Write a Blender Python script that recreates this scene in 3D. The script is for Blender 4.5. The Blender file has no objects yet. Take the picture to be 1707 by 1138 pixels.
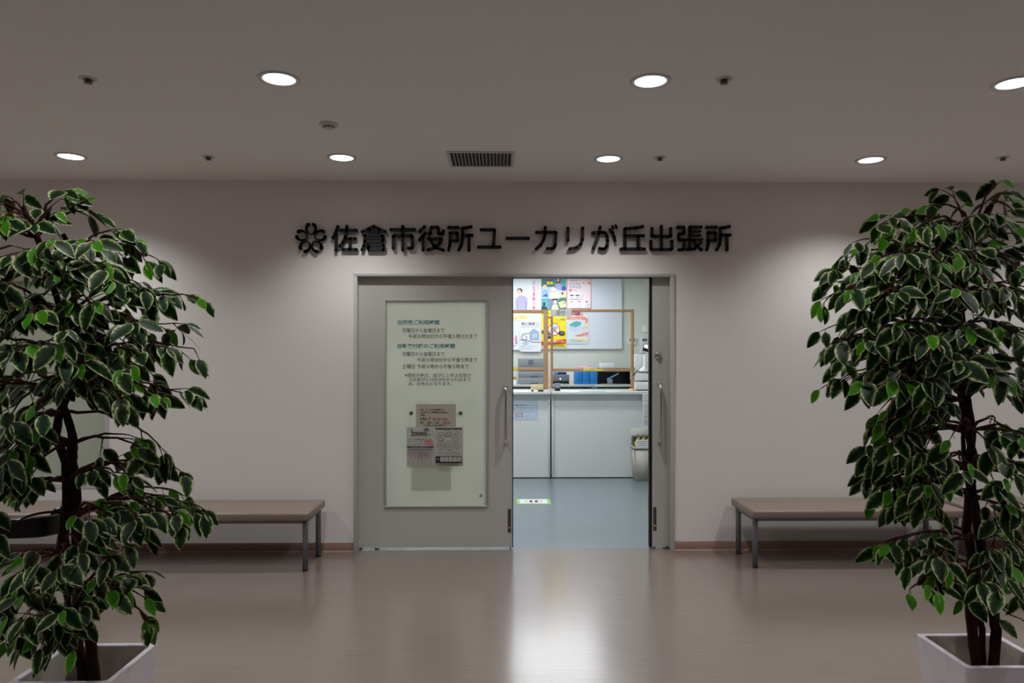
import bpy, bmesh, math, random
from mathutils import Vector, Matrix
S = bpy.context.scene
COL = S.collection
PI = math.pi

# ------------------------------------------------------------------ camera, world, exposure
FPX = 1202.0                     # focal length in pixels of the 1707 px wide frame
YAW = 0.0154
CAM = Vector((0.0, -5.496, 1.47))
cam_d = bpy.data.cameras.new('camera')
cam_d.sensor_width = 36.0
cam_d.lens = 36.0 * FPX / 1707.0
cam_d.shift_y = 27.0 / 1707.0
cam_d.clip_start = 0.05
cam = bpy.data.objects.new('camera', cam_d)
COL.objects.link(cam)
cam.location = CAM
cam.rotation_euler = (PI / 2, 0, -YAW)
S.camera = cam

world = bpy.data.worlds.new('world')
S.world = world
world.use_nodes = True
world.node_tree.nodes['Background'].inputs[0].default_value = (0.02, 0.02, 0.02, 1)
world.node_tree.nodes['Background'].inputs[1].default_value = 0.2
S.view_settings.view_transform = 'Standard'
S.view_settings.look = 'None'
S.view_settings.gamma = 1.0
S.view_settings.use_curve_mapping = False
S.view_settings.exposure = 0.0

LOBBY_W = 70.5                   # power of one lobby downlight
LOBBY_C = (0.965, 0.99, 1.0)
OFFICE_E = 13.6                  # radiance of an office ceiling panel
OFFICE_C = (0.945, 0.985, 1.02)
CEIL = 2.815
OCEIL = 2.72

FWD = Vector((math.sin(YAW), math.cos(YAW), 0))
RGT = Vector((math.cos(YAW), -math.sin(YAW), 0))
UP = Vector((0, 0, 1))


def ray(px, py):
    return FWD + RGT * ((px - 853.5) / FPX) + UP * ((596.0 - py) / FPX)


def P(px, py, Y):
    d = ray(px, py)
    return CAM + d * ((Y - CAM.y) / d.y)


def PZ(px, py, z):
    d = ray(px, py)
    return CAM + d * ((z - CAM.z) / d.z)


def X(px, Y):
    return P(px, 596, Y).x


def Z(py, Y):
    return P(853.5, py, Y).z


# ------------------------------------------------------------------ materials
def lin(c):
    c = c / 255.0
    return c / 12.92 if c <= 0.04045 else ((c + 0.055) / 1.055) ** 2.4


def rgb(c):
    return (lin(c[0]), lin(c[1]), lin(c[2]), 1.0)


MATS = {}


def mat(name, c, rough=0.6, metal=0.0, spec=0.5, noise=0.0, scale=30.0, bump=0.0, stretch=None, coat=0.0):
    """plain procedural surface: base colour varied by a noise texture, optional bump"""
    if name in MATS:
        return MATS[name]
    m = bpy.data.materials.new(name)
    m.use_nodes = True
    nt = m.node_tree
    b = nt.nodes['Principled BSDF']
    b.inputs['Base Color'].default_value = rgb(c)
    b.inputs['Roughness'].default_value = rough
    b.inputs['Metallic'].default_value = metal
    b.inputs['Specular IOR Level'].default_value = spec
    b.inputs['Coat Weight'].default_value = coat
    if noise or bump:
        tc = nt.nodes.new('ShaderNodeTexCoord')
        mp = nt.nodes.new('ShaderNodeMapping')
        nt.links.new(tc.outputs['Object'], mp.inputs['Vector'])
        if stretch:
            mp.inputs['Scale'].default_value = stretch
        nz = nt.nodes.new('ShaderNodeTexNoise')
        nz.inputs['Scale'].default_value = scale
        nz.inputs['Detail'].default_value = 4
        nt.links.new(mp.outputs[0], nz.inputs['Vector'])
        if noise:
            r = nt.nodes.new('ShaderNodeValToRGB')
            cc = rgb(c)
            r.color_ramp.elements[0].position = 0.3
            r.color_ramp.elements[1].position = 0.7
            r.color_ramp.elements[0].color = tuple(v * (1 - noise) for v in cc[:3]) + (1,)
            r.color_ramp.elements[1].color = tuple(min(1, v * (1 + noise)) for v in cc[:3]) + (1,)
            nt.links.new(nz.outputs['Fac'], r.inputs[0])
            nt.links.new(r.outputs[0], b.inputs['Base Color'])
        if bump:
            bp = nt.nodes.new('ShaderNodeBump')
            bp.inputs['Strength'].default_value = bump
            bp.inputs['Distance'].default_value = 0.002
            nt.links.new(nz.outputs['Fac'], bp.inputs['Height'])
            nt.links.new(bp.outputs[0], b.inputs['Normal'])
    MATS[name] = m
    return m


def emit(name, c, strength):
    m = bpy.data.materials.new(name)
    m.use_nodes = True
    b = m.node_tree.nodes['Principled BSDF']
    b.inputs['Base Color'].default_value = (0.8, 0.8, 0.8, 1)
    b.inputs['Emission Color'].default_value = tuple(c) + (1,)
    b.inputs['Emission Strength'].default_value = strength
    MATS[name] = m
    return m


M_WALL = mat('wallpaper', (226, 220, 217), 0.75, noise=0.025, scale=90, bump=0.25)
M_CEIL = mat('ceiling_board', (230, 226, 222), 0.85, noise=0.02, scale=120, bump=0.15)
M_OWALL = mat('office_wall', (214, 217, 208), 0.75, noise=0.015, scale=90, bump=0.1)
M_OCEIL = mat('office_ceiling', (225, 228, 226), 0.85, noise=0.02, scale=60)
M_BASE = mat('baseboard_vinyl', (158, 126, 114), 0.5, noise=0.04, scale=20)
M_BASELIP = mat('baseboard_lip', (205, 180, 168), 0.5, noise=0.03, scale=20)
M_FRAME = mat('door_frame_paint', (184, 182, 179), 0.45, noise=0.02, scale=40)
M_DOOR = mat('door_paint', (184, 181, 176), 0.48, noise=0.025, scale=60, bump=0.05)
M_BEAD = mat('glazing_bead', (168, 163, 162), 0.4, noise=0.02, scale=60)
M_RUB = mat('black_rubber', (9, 9, 10), 0.5, noise=0.1)
M_CHROME = mat('chrome', (214, 208, 202), 0.12, metal=1.0, noise=0.02)
M_BRONZE = mat('bronze_plate', (104, 88, 74), 0.35, metal=0.8, noise=0.08, scale=80)
M_SIGN = mat('sign_black', (12, 11, 11), 0.45, noise=0.1)
M_SEAT = mat('bench_leather', (130, 114, 104), 0.36, noise=0.04, scale=25, bump=0.12, spec=0.45)
M_PIPE = mat('bench_steel', (120, 119, 124), 0.4, metal=0.35, noise=0.04)
M_BLACK = mat('black_plastic', (18, 17, 19), 0.3, noise=0.08)
M_GLOSSBLK = mat('glossy_black', (7, 6, 7), 0.2, noise=0.05, spec=0.4)
M_POT = mat('pot_glaze', (222, 214, 222), 0.22, noise=0.05, scale=9, coat=0.3)
M_POTIN = mat('pot_inside', (196, 186, 176), 0.6, noise=0.3, scale=9)
M_SOIL = mat('potting_fill', (86, 72, 60), 0.9, noise=0.4, scale=40, bump=0.6)
M_BARK = mat('bark', (46, 22, 17), 0.8, spec=0.15, noise=0.45, scale=26, bump=0.6, stretch=(1, 1, 0.25))
M_TWIG = mat('twig', (70, 34, 29), 0.75, spec=0.15, noise=0.3, scale=60)
M_TRIM = mat('lamp_trim', (196, 194, 194), 0.4, noise=0.02)
M_WHITE = mat('white_plastic', (226, 228, 228), 0.4, noise=0.02)
M_GREYP = mat('grey_plastic', (132, 139, 146), 0.45, noise=0.03)
M_GREYD = mat('dark_grey_plastic', (74, 78, 84), 0.45, noise=0.05)
M_LAM = mat('counter_laminate', (210, 216, 212), 0.35, noise=0.015, scale=20)
M_PANEL = mat('counter_panel', (224, 228, 227), 0.42, noise=0.015, scale=40)
M_CAB = mat('cabinet_grey', (196, 198, 190), 0.45, noise=0.02)
M_GAP = mat('shadow_gap', (36, 38, 38), 0.8, noise=0.1)  # dark colour standing in for shade in narrow gaps
M_WBOARD = mat('whiteboard_enamel', (220, 226, 236), 0.16, noise=0.01)
M_PAPER = mat('paper', (232, 234, 236), 0.65, noise=0.015, scale=50)
M_PAPERG = mat('paper_grey', (172, 165, 151), 0.7, noise=0.02, scale=50)
M_FLYER = mat('newsprint', (182, 180, 172), 0.7, noise=0.03, scale=80)
M_INK = mat('ink_black', (24, 24, 26), 0.6, noise=0.05)
M_INKG = mat('ink_grey', (110, 112, 116), 0.6, noise=0.05)
M_TEAL = mat('vinyl_teal', (0, 118, 116), 0.5, noise=0.03)
M_RED = mat('ink_red', (204, 44, 42), 0.6, noise=0.05)
M_PINK = mat('ink_pink', (238, 150, 168), 0.6, noise=0.05)
M_ROSE = mat('ink_rose', (228, 84, 120), 0.6, noise=0.05)
M_YEL = mat('ink_yellow', (245, 222, 20), 0.6, noise=0.03)
M_ORANGE = mat('ink_orange', (232, 140, 96), 0.6, noise=0.06)
M_BLUE = mat('ink_blue', (40, 92, 180), 0.6, noise=0.05)
M_SKYB = mat('ink_sky', (150, 180, 214), 0.6, noise=0.05)
M_LAV = mat('ink_lavender', (176, 172, 218), 0.6, noise=0.08, scale=80)
M_GREEN = mat('ink_green', (70, 130, 96), 0.6, noise=0.1)
M_TEALP = mat('ink_teal', (84, 170, 176), 0.6, noise=0.15, scale=60)
M_SKIN = mat('ink_skin', (236, 202, 182), 0.6, noise=0.03)
M_CREAMP = mat('ink_cream', (244, 226, 176), 0.6, noise=0.06)
M_WOOD = mat('pine_wood', (176, 138, 98), 0.55, noise=0.16, scale=14, stretch=(1, 1, 6))
M_WOODL = mat('pale_wood', (222, 198, 158), 0.55, noise=0.08, scale=14)
M_BINDER = mat('blue_binder', (26, 118, 196), 0.4, noise=0.03)
M_BEIGE = mat('beige_plastic', (222, 202, 156), 0.5, noise=0.03)
M_BIN = mat('bin_plastic', (196, 192, 180), 0.5, noise=0.03)
M_LIME = mat('sticker_green', (150, 212, 104), 0.5, noise=0.03)
M_NAVY = mat('navy_plastic', (14, 18, 28), 0.4, noise=0.1)
M_LENS = emit('lamp_lens', (1.0, 0.98, 0.97), 5.0)
M_OPAN = emit('office_panel_light', OFFICE_C, OFFICE_E)
M_LED = emit('status_led', (0.75, 1.0, 0.6), 3.0)
M_SCREEN = emit('tablet_screen', (0.9, 0.95, 1.0), 0.9)


def floor_mat():
    m = bpy.data.materials.new('lobby_vinyl')
    m.use_nodes = True
    nt = m.node_tree
    b = nt.nodes['Principled BSDF']
    tc = nt.nodes.new('ShaderNodeTexCoord')
    mp = nt.nodes.new('ShaderNodeMapping')
    mp.inputs['Scale'].default_value = (1.1, 26, 1)
    nt.links.new(tc.outputs['Object'], mp.inputs['Vector'])
    n1 = nt.nodes.new('ShaderNodeTexNoise')
    n1.inputs['Scale'].default_value = 3.2
    n1.inputs['Detail'].default_value = 6
    nt.links.new(mp.outputs[0], n1.inputs['Vector'])
    r = nt.nodes.new('ShaderNodeValToRGB')
    r.color_ramp.elements[0].position = 0.28
    r.color_ramp.elements[1].position = 0.74
    r.color_ramp.elements[0].color = rgb((114, 100, 93))
    r.color_ramp.elements[1].color = rgb((130, 115, 107))
    nt.links.new(n1.outputs['Fac'], r.inputs[0])
    # joints between the sheets of flooring, running across the lobby
    sx = nt.nodes.new('ShaderNodeSeparateXYZ')
    nt.links.new(tc.outputs['Object'], sx.inputs[0])
    a = nt.nodes.new('ShaderNodeMath')
    a.operation = 'ADD'
    a.inputs[1].default_value = 1.02
    nt.links.new(sx.outputs['Y'], a.inputs[0])
    w = nt.nodes.new('ShaderNodeMath')
    w.operation = 'PINGPONG'
    w.inputs[1].default_value = 0.92
    nt.links.new(a.outputs[0], w.inputs[0])
    lt = nt.nodes.new('ShaderNodeMath')
    lt.operation = 'LESS_THAN'
    lt.inputs[1].default_value = 0.003
    nt.links.new(w.outputs[0], lt.inputs[0])
    mx = nt.nodes.new('ShaderNodeMix')
    mx.data_type = 'RGBA'
    nt.links.new(lt.outputs[0], mx.inputs['Factor'])
    nt.links.new(r.outputs[0], mx.inputs['A'])
    mx.inputs['B'].default_value = rgb((106, 94, 87))
    nt.links.new(mx.outputs['Result'], b.inputs['Base Color'])
    b.inputs['Roughness'].default_value = 0.28
    b.inputs['Coat Weight'].default_value = 1.0
    b.inputs['Coat IOR'].default_value = 1.54
    b.inputs['Coat Roughness'].default_value = 0.17
    b.inputs['Specular IOR Level'].default_value = 0.5
    bp = nt.nodes.new('ShaderNodeBump')
    bp.inputs['Strength'].default_value = 0.24
    bp.inputs['Distance'].default_value = 0.002
    nt.links.new(n1.outputs['Fac'], bp.inputs['Height'])
    nt.links.new(bp.outputs[0], b.inputs['Normal'])
    nt.links.new(bp.outputs[0], b.inputs['Coat Normal'])
    return m


M_FLOOR = floor_mat()
M_OFLOOR = mat('office_vinyl', (127, 138, 144), 0.22, noise=0.03, scale=3, bump=0.03, stretch=(1, 6, 1))


def pane_mat(name, c, trans=0.6, rough=0.12):
    """frosted glass / film: a diffusing sheet under a glossy face"""
    m = bpy.data.materials.new(name)
    m.use_nodes = True
    nt = m.node_tree
    nt.nodes.clear()
    o = nt.nodes.new('ShaderNodeOutputMaterial')
    tc = nt.nodes.new('ShaderNodeTexCoord')
    nz = nt.nodes.new('ShaderNodeTexNoise')
    nz.inputs['Scale'].default_value = 1.6
    nt.links.new(tc.outputs['Object'], nz.inputs['Vector'])
    r = nt.nodes.new('ShaderNodeValToRGB')
    r.color_ramp.elements[0].position = 0.35
    r.color_ramp.elements[1].position = 0.65
    r.color_ramp.elements[0].color = rgb(tuple(v - 5 for v in c))
    r.color_ramp.elements[1].color = rgb(tuple(min(255, v + 4) for v in c))
    nt.links.new(nz.outputs['Fac'], r.inputs[0])
    d = nt.nodes.new('ShaderNodeBsdfDiffuse')
    t = nt.nodes.new('ShaderNodeBsdfTranslucent')
    g = nt.nodes.new('ShaderNodeBsdfGlossy')
    g.inputs['Roughness'].default_value = rough
    nt.links.new(r.outputs[0], d.inputs['Color'])
    nt.links.new(r.outputs[0], t.inputs['Color'])
    m1 = nt.nodes.new('ShaderNodeMixShader')
    m1.inputs[0].default_value = trans
    nt.links.new(d.outputs[0], m1.inputs[1])
    nt.links.new(t.outputs[0], m1.inputs[2])
    fr = nt.nodes.new('ShaderNodeFresnel')
    fr.inputs[0].default_value = 1.45
    m2 = nt.nodes.new('ShaderNodeMixShader')
    nt.links.new(fr.outputs[0], m2.inputs[0])
    nt.links.new(m1.outputs[0], m2.inputs[1])
    nt.links.new(g.outputs[0], m2.inputs[2])
    nt.links.new(m2.outputs[0], o.inputs[0])
    return m


M_PANE = pane_mat('frosted_film', (241, 242, 231), 0.74)
M_WPANE = pane_mat('window_film', (196, 204, 184), 0.25)


def acrylic_mat():
    m = bpy.data.materials.new('clear_acrylic')
    m.use_nodes = True
    nt = m.node_tree
    nt.nodes.clear()
    o = nt.nodes.new('ShaderNodeOutputMaterial')
    t = nt.nodes.new('ShaderNodeBsdfTransparent')
    t.inputs[0].default_value = (0.965, 0.975, 0.975, 1)
    g = nt.nodes.new('ShaderNodeBsdfGlossy')
    g.inputs['Roughness'].default_value = 0.03
    nz = nt.nodes.new('ShaderNodeTexNoise')
    nz.inputs['Scale'].default_value = 6.0
    f = nt.nodes.new('ShaderNodeMath')
    f.operation = 'MULTIPLY'
    f.inputs[1].default_value = 0.09
    nt.links.new(nz.outputs['Fac'], f.inputs[0])
    mx = nt.nodes.new('ShaderNodeMixShader')
    nt.links.new(f.outputs[0], mx.inputs[0])
    nt.links.new(t.outputs[0], mx.inputs[1])
    nt.links.new(g.outputs[0], mx.inputs[2])
    nt.links.new(mx.outputs[0], o.inputs[0])
    return m


M_ACRYL = acrylic_mat()


def leaf_mat(name, core, core2, edge, lim):
    """variegated leaf: UV u runs across the blade, the pale rim is ragged"""
    m = bpy.data.materials.new(name)
    m.use_nodes = True
    nt = m.node_tree
    b = nt.nodes['Principled BSDF']
    uv = nt.nodes.new('ShaderNodeUVMap')
    sp = nt.nodes.new('ShaderNodeSeparateXYZ')
    nt.links.new(uv.outputs[0], sp.inputs[0])

    def mth(op, a, bb=None):
        n = nt.nodes.new('ShaderNodeMath')
        n.operation = op
        for i, v in enumerate((a, bb)):
            if v is None:
                continue
            if isinstance(v, (int, float)):
                n.inputs[i].default_value = v
            else:
                nt.links.new(v, n.inputs[i])
        return n.outputs[0]
    u = mth('ABSOLUTE', mth('SUBTRACT', mth('MULTIPLY', sp.outputs['X'], 2.0), 1.0))
    tc = nt.nodes.new('ShaderNodeTexCoord')
    nz = nt.nodes.new('ShaderNodeTexNoise')
    nz.inputs['Scale'].default_value = 85.0
    nz.inputs['Detail'].default_value = 2
    nt.links.new(tc.outputs['Object'], nz.inputs['Vector'])
    k = mth('ADD', u, mth('MULTIPLY', mth('SUBTRACT', nz.outputs['Fac'], 0.5), 0.75))
    # the tip carries more of the pale colour
    k = mth('ADD', k, mth('MULTIPLY', mth('MAXIMUM', mth('SUBTRACT', sp.outputs['Y'], 0.86), 0.0), 2.0))
    n2 = nt.nodes.new('ShaderNodeTexNoise')
    n2.inputs['Scale'].default_value = 14.0
    nt.links.new(tc.outputs['Object'], n2.inputs['Vector'])
    k = mth('ADD', k, mth('MULTIPLY', mth('SUBTRACT', n2.outputs['Fac'], 0.5), 0.5))
    r = nt.nodes.new('ShaderNodeValToRGB')
    el = r.color_ramp.elements
    el[0].position = lim - 0.38
    el[0].color = rgb(core)
    el[1].position = lim - 0.04
    el[1].color = rgb(core2)
    e3 = el.new(min(1.0, lim + 0.10))
    e3.color = rgb(edge)
    nt.links.new(k, r.inputs[0])
    nt.links.new(r.outputs[0], b.inputs['Base Color'])
    b.inputs['Roughness'].default_value = 0.45
    b.inputs['Specular IOR Level'].default_value = 0.16
    return m


M_LEAF = leaf_mat('variegated_leaf', (12, 36, 7), (54, 104, 26), (192, 188, 154), 0.78)
M_YOUNG = leaf_mat('young_leaf', (64, 132, 18), (92, 154, 30), (186, 198, 130), 0.86)


# ------------------------------------------------------------------ mesh helpers
class MB:
    """collects shapes and links them as ONE mesh object"""

    def __init__(self):
        self.v, self.f, self.m, self.s, self.mats = [], [], [], [], []

    def mi(self, m):
        if m not in self.mats:
            self.mats.append(m)
        return self.mats.index(m)

    def add(self, verts, faces, m, smooth=False):
        o = len(self.v)
        self.v += [Vector(p) for p in verts]
        k = self.mi(m)
        for f in faces:
            self.f.append([i + o for i in f])
            self.m.append(k)
            self.s.append(smooth)

    def box(self, a, b, m, bevel=0.0, seg=2):
        x0, x1 = sorted((a[0], b[0]))
        y0, y1 = sorted((a[1], b[1]))
        z0, z1 = sorted((a[2], b[2]))
        if bevel <= 0:
            vs = [(x, y, z) for x in (x0, x1) for y in (y0, y1) for z in (z0, z1)]
            fs = [(0, 1, 3, 2), (4, 6, 7, 5), (0, 4, 5, 1), (2, 3, 7, 6), (0, 2, 6, 4), (1, 5, 7, 3)]
            self.add(vs, fs, m)
            return
        bm = bmesh.new()
        bmesh.ops.create_cube(bm, size=1.0)
        for v in bm.verts:
            v.co = Vector(((x0 + x1) / 2 + v.co.x * (x1 - x0), (y0 + y1) / 2 + v.co.y * (y1 - y0), (z0 + z1) / 2 + v.co.z * (z1 - z0)))
        bmesh.ops.bevel(bm, geom=bm.edges[:], offset=bevel, segments=seg, profile=0.5, affect='EDGES')
        self.bm(bm, m, True)

    def bm(self, bm, m, smooth=False):
        bm.verts.index_update()
        self.add([v.co.copy() for v in bm.verts], [[v.index for v in f.verts] for f in bm.faces], m, smooth)
        bm.free()

    def tube(self, pts, r, m, n=10, caps=True):
        pts = [Vector(p) for p in pts]
        rs = r if isinstance(r, (list, tuple)) else [r] * len(pts)
        vs, fs = [], []
        t0 = (pts[1] - pts[0]).normalized()
        ref = Vector((0, 0, 1)) if abs(t0.z) < 0.9 else Vector((1, 0, 0))
        nrm = t0.cross(ref).normalized()
        for i, p in enumerate(pts):
            if i == 0:
                t = pts[1] - pts[0]
            elif i == len(pts) - 1:
                t = pts[-1] - pts[-2]
            else:
                t = (pts[i + 1] - pts[i]).normalized() + (pts[i] - pts[i - 1]).normalized()
            t = t.normalized()
            nrm = (nrm - t * nrm.dot(t)).normalized()
            bn = t.cross(nrm)
            for k in range(n):
                a = 2 * PI * k / n
                vs.append(p + (nrm * math.cos(a) + bn * math.sin(a)) * rs[i])
        for i in range(len(pts) - 1):
            for k in range(n):
                fs.append((i * n + k, i * n + (k + 1) % n, (i + 1) * n + (k + 1) % n, (i + 1) * n + k))
        self.add(vs, fs, m, True)
        if caps:
            o = len(vs)
            self.add(vs[:n], [list(range(n))[::-1]], m)
            self.add(vs[-n:], [list(range(n))], m)

    def lathe(self, c, prof, m, n=28, axis='z', smooth=True):
        """prof: list of (radius, height) about the axis through c"""
        c = Vector(c)
        vs, fs = [], []
        for (r, h) in prof:
            for k in range(n):
                a = 2 * PI * k / n
                if axis == 'z':
                    vs.append(c + Vector((r * math.cos(a), r * math.sin(a), h)))
                else:
                    vs.append(c + Vector((r * math.cos(a), h, r * math.sin(a))))
        for i in range(len(prof) - 1):
            for k in range(n):
                fs.append((i * n + k, i * n + (k + 1) % n, (i + 1) * n + (k + 1) % n, (i + 1) * n + k))
        self.add(vs, fs, m, smooth)

    def disc(self, c, r, m, n=28, axis='z'):
        self.lathe(c, [(r, 0), (r * 0.5, 0), (0.0001, 0)], m, n, axis, False)

    def prism(self, poly, y0, y1, m):
        """poly: (x, z) outline seen from the front, extruded from y0 to y1"""
        n = len(poly)
        vs = [(p[0], y0, p[1]) for p in poly] + [(p[0], y1, p[1]) for p in poly]
        fs = [list(range(n)), list(range(2 * n - 1, n - 1, -1))] + [(i, (i + 1) % n, n + (i + 1) % n, n + i) for i in range(n)]
        self.add(vs, fs, m)

    def build(self, name, parent=None, origin=None):
        o0 = Vector(origin) if origin is not None else (root_loc(parent) if parent else Vector((0, 0, 0)))
        me = bpy.data.meshes.new(name)
        me.from_pydata([v - o0 for v in self.v], [], self.f)
        for m in self.mats:
            me.materials.append(m)
        me.polygons.foreach_set('material_index', self.m)
        me.polygons.foreach_set('use_smooth', self.s)
        bm = bmesh.new()
        bm.from_mesh(me)
        bmesh.ops.recalc_face_normals(bm, faces=bm.faces[:])
        bm.to_mesh(me)
        bm.free()
        me.update()
        o = bpy.data.objects.new(name, me)
        COL.objects.link(o)
        if parent:
            o.parent = parent
        else:
            o.location = o0
        return o


def root_loc(o):
    p = Vector((0, 0, 0))
    while o:
        p = p + o.location
        o = o.parent
    return p


def tag(o, label=None, cat=None, group=None, kind=None):
    if label:
        o['label'] = label
    if cat:
        o['category'] = cat
    if group:
        o['group'] = group
    if kind:
        o['kind'] = kind
    return o


def thing(name, loc, label, cat, group=None, kind=None):
    o = bpy.data.objects.new(name, None)
    o.empty_display_size = 0.1
    COL.objects.link(o)
    o.location = loc
    return tag(o, label, cat, group, kind)


def copy_tree(o, parent=None):
    c = o.copy()
    COL.objects.link(c)
    c.parent = parent
    for ch in list(o.children):
        copy_tree(ch, c)
    return c


def struct(mb, name, label=None, cat='room'):
    return tag(mb.build(name), label, cat, kind='structure')


TXT = {}


def text_mesh(s, bold=0.0):
    """outline of a line of writing as (verts, faces, bbox) in em units"""
    if (s, bold) not in TXT:
        cu = bpy.data.curves.new('writing', 'FONT')
        cu.body = s
        cu.size = 1.0
        cu.offset = bold
        cu.resolution_u = 3
        o = bpy.data.objects.new('writing', cu)
        COL.objects.link(o)
        dg = bpy.context.evaluated_depsgraph_get()
        me = bpy.data.meshes.new_from_object(o.evaluated_get(dg))
        vs = [v.co.copy() for v in me.vertices]
        fs = [list(p.vertices) for p in me.polygons]
        bpy.data.objects.remove(o)
        bpy.data.curves.remove(cu)
        bpy.data.meshes.remove(me)
        x0, x1 = min(v.x for v in vs), max(v.x for v in vs)
        y0, y1 = min(v.y for v in vs), max(v.y for v in vs)
        TXT[(s, bold)] = (vs, fs, (x0, x1, y0, y1))
    return TXT[(s, bold)]


class Sheet(MB):
    """a printed sheet: everything is laid out in photo pixels on the plane y = Y and lies flat on it"""

    def __init__(self, Y):
        super().__init__()
        self.Y = Y
        self.k = 0

    def lay(self):
        self.k += 1
        return self.Y - 0.0004 * self.k

    def w(self, px, py, y):
        p = P(px, py, self.Y)
        return (p.x, y, p.z)

    def sheet(self, x0, y0, x1, y1, m, t=0.0015):
        a, b = P(x0, y0, self.Y), P(x1, y1, self.Y)
        self.box((a.x, self.Y, a.z), (b.x, self.Y + t, b.z), m)

    def poly(self, pts, m):
        y = self.lay()
        self.add([self.w(p[0], p[1], y) for p in pts], [list(range(len(pts)))], m)

    def rect(self, x0, y0, x1, y1, m):
        self.poly([(x0, y0), (x1, y0), (x1, y1), (x0, y1)], m)

    def ell(self, cx, cy, rx, ry, m, rot=0.0, n=28):
        c, s = math.cos(rot), math.sin(rot)
        self.poly([(cx + rx * math.cos(a) * c - ry * math.sin(a) * s, cy + rx * math.cos(a) * s + ry * math.sin(a) * c)
                   for a in [2 * PI * i / n for i in range(n)]], m)

    def line(self, pts, wd, m):
        y = self.lay()
        for (a, b) in zip(pts[:-1], pts[1:]):
            dx, dy = b[0] - a[0], b[1] - a[1]
            L = math.hypot(dx, dy) or 1
            nx, ny = -dy / L * wd / 2, dx / L * wd / 2
            self.add([self.w(a[0] + nx, a[1] + ny, y), self.w(b[0] + nx, b[1] + ny, y),
                      self.w(b[0] - nx, b[1] - ny, y), self.w(a[0] - nx, a[1] - ny, y)], [(0, 1, 2, 3)], m)

    def ring(self, cx, cy, rx, ry, wd, m, n=32, a0=0.0, a1=2 * PI):
        self.line([(cx + rx * math.cos(a0 + (a1 - a0) * i / n), cy + ry * math.sin(a0 + (a1 - a0) * i / n)) for i in range(n + 1)], wd, m)

    def text(self, s, x0, x1, y0, y1, m, bold=0.0):
        vs, fs, (a, b, c, d) = text_mesh(s, bold)
        y = self.lay()
        self.add([self.w(x0 + (v.x - a) / (b - a) * (x1 - x0), y1 - (v.y - c) / (d - c) * (y1 - y0), y) for v in vs], fs, m)

    def vtext(self, s, xc, wd, y0, y1, m, bold=0.0):
        h = (y1 - y0) / len(s)
        for i, ch in enumerate(s):
            self.text(ch, xc - wd / 2, xc + wd / 2, y0 + i * h + h * 0.08, y0 + (i + 1) * h - h * 0.08, m, bold)


def sheet_thing(sh, name, label, cat, group=None):
    n = len(sh.v)
    c = sum(sh.v, Vector()) / n
    base = Vector((c.x, sh.Y, min(v.z for v in sh.v)))
    return tag(sh.build(name, origin=base), label, cat, group)


# ------------------------------------------------------------------ setting: lobby and office shell
LX0, LX1, LY0 = -5.6, 5.6, -9.0
DY = 0.06                                    # plane of the sliding leaves
fx0, fx1 = X(596, 0), X(1117, 0)             # clear opening between the jambs
ftop = Z(461, 0.0)
W0, W1 = 0.0, 0.15                           # wall faces

mb = MB()
mb.box((LX0, LY0, -0.1), (LX1, 0.06, 0.0), M_FLOOR)
struct(mb, 'floor', 'brown-grey vinyl lobby floor with fine wood grain', 'floor')
mb = MB()
mb.box((-4.2, 0.06, -0.1), (3.4, 5.6, 0.0), M_OFLOOR)
struct(mb, 'floor_office', 'pale blue-grey vinyl floor inside the office', 'floor')
mb = MB()
mb.box((LX0, LY0, CEIL), (LX1, 0.15, CEIL + 0.1), M_CEIL)
struct(mb, 'ceiling', 'dim beige lobby ceiling with round downlights', 'ceiling')
mb = MB()
mb.box((-4.2, 0.15, OCEIL), (3.4, 5.6, OCEIL + 0.1), M_OCEIL)
struct(mb, 'ceiling_office', 'white ceiling of the office', 'ceiling')

# back wall: two skins with a hollow for the sliding leaves, open at the doorway and at the window on the left
wx0, wx1, wz0, wz1 = X(-60, 0), X(182, 0), Z(812, 0), Z(462, 0)
mb = MB()
for (ya, yb) in ((W0, 0.032), (0.118, W1)):
    mb.box((LX0, ya, 0), (wx0, yb, CEIL), M_WALL)
    mb.box((wx0, ya, 0), (wx1, yb, wz0), M_WALL)
    mb.box((wx0, ya, wz1), (wx1, yb, CEIL), M_WALL)
    mb.box((wx1, ya, 0), (fx0 - 0.02, yb, CEIL), M_WALL)
    mb.box((fx1 + 0.02, ya, 0), (LX1, yb, CEIL), M_WALL)
    mb.box((fx0 - 0.02, ya, ftop + 0.02), (fx1 + 0.02, yb, CEIL), M_WALL)
struct(mb, 'wall_back', 'beige lobby wall that holds the sign and the office doorway', 'wall')
for nm, a, b, m in (('wall_left', (LX0 - 0.1, LY0, 0), (LX0, 0.15, CEIL), M_WALL), ('wall_right', (LX1, LY0, 0), (LX1 + 0.1, 0.15, CEIL), M_WALL),
                    ('wall_front', (LX0, LY0 - 0.1, 0), (LX1, LY0, CEIL), M_WALL),
                    ('wall_office_left', (-4.3, 0.15, 0), (-4.2, 5.42, OCEIL), M_OWALL), ('wall_office_right', (3.4, 0.15, 0), (3.5, 5.42, OCEIL), M_OWALL),
                    ('wall_office_back', (-4.3, 5.42, 0), (3.5, 5.52, OCEIL), M_OWALL)):
    mb = MB()
    mb.box(a, b, m)
    struct(mb, nm, None, 'wall')

# skirting
for nm, a, b in (('baseboard_left', LX0, X(590, 0) - 0.001), ('baseboard_right', X(1124, 0) + 0.001, LX1)):
    mb = MB()
    mb.box((a, -0.007, 0.006), (b, 0, 0.068), M_BASE, 0.002)
    mb.box((a, -0.010, 0.0), (b, 0, 0.006), M_BASELIP)
    struct(mb, nm, None, 'baseboard')

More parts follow.
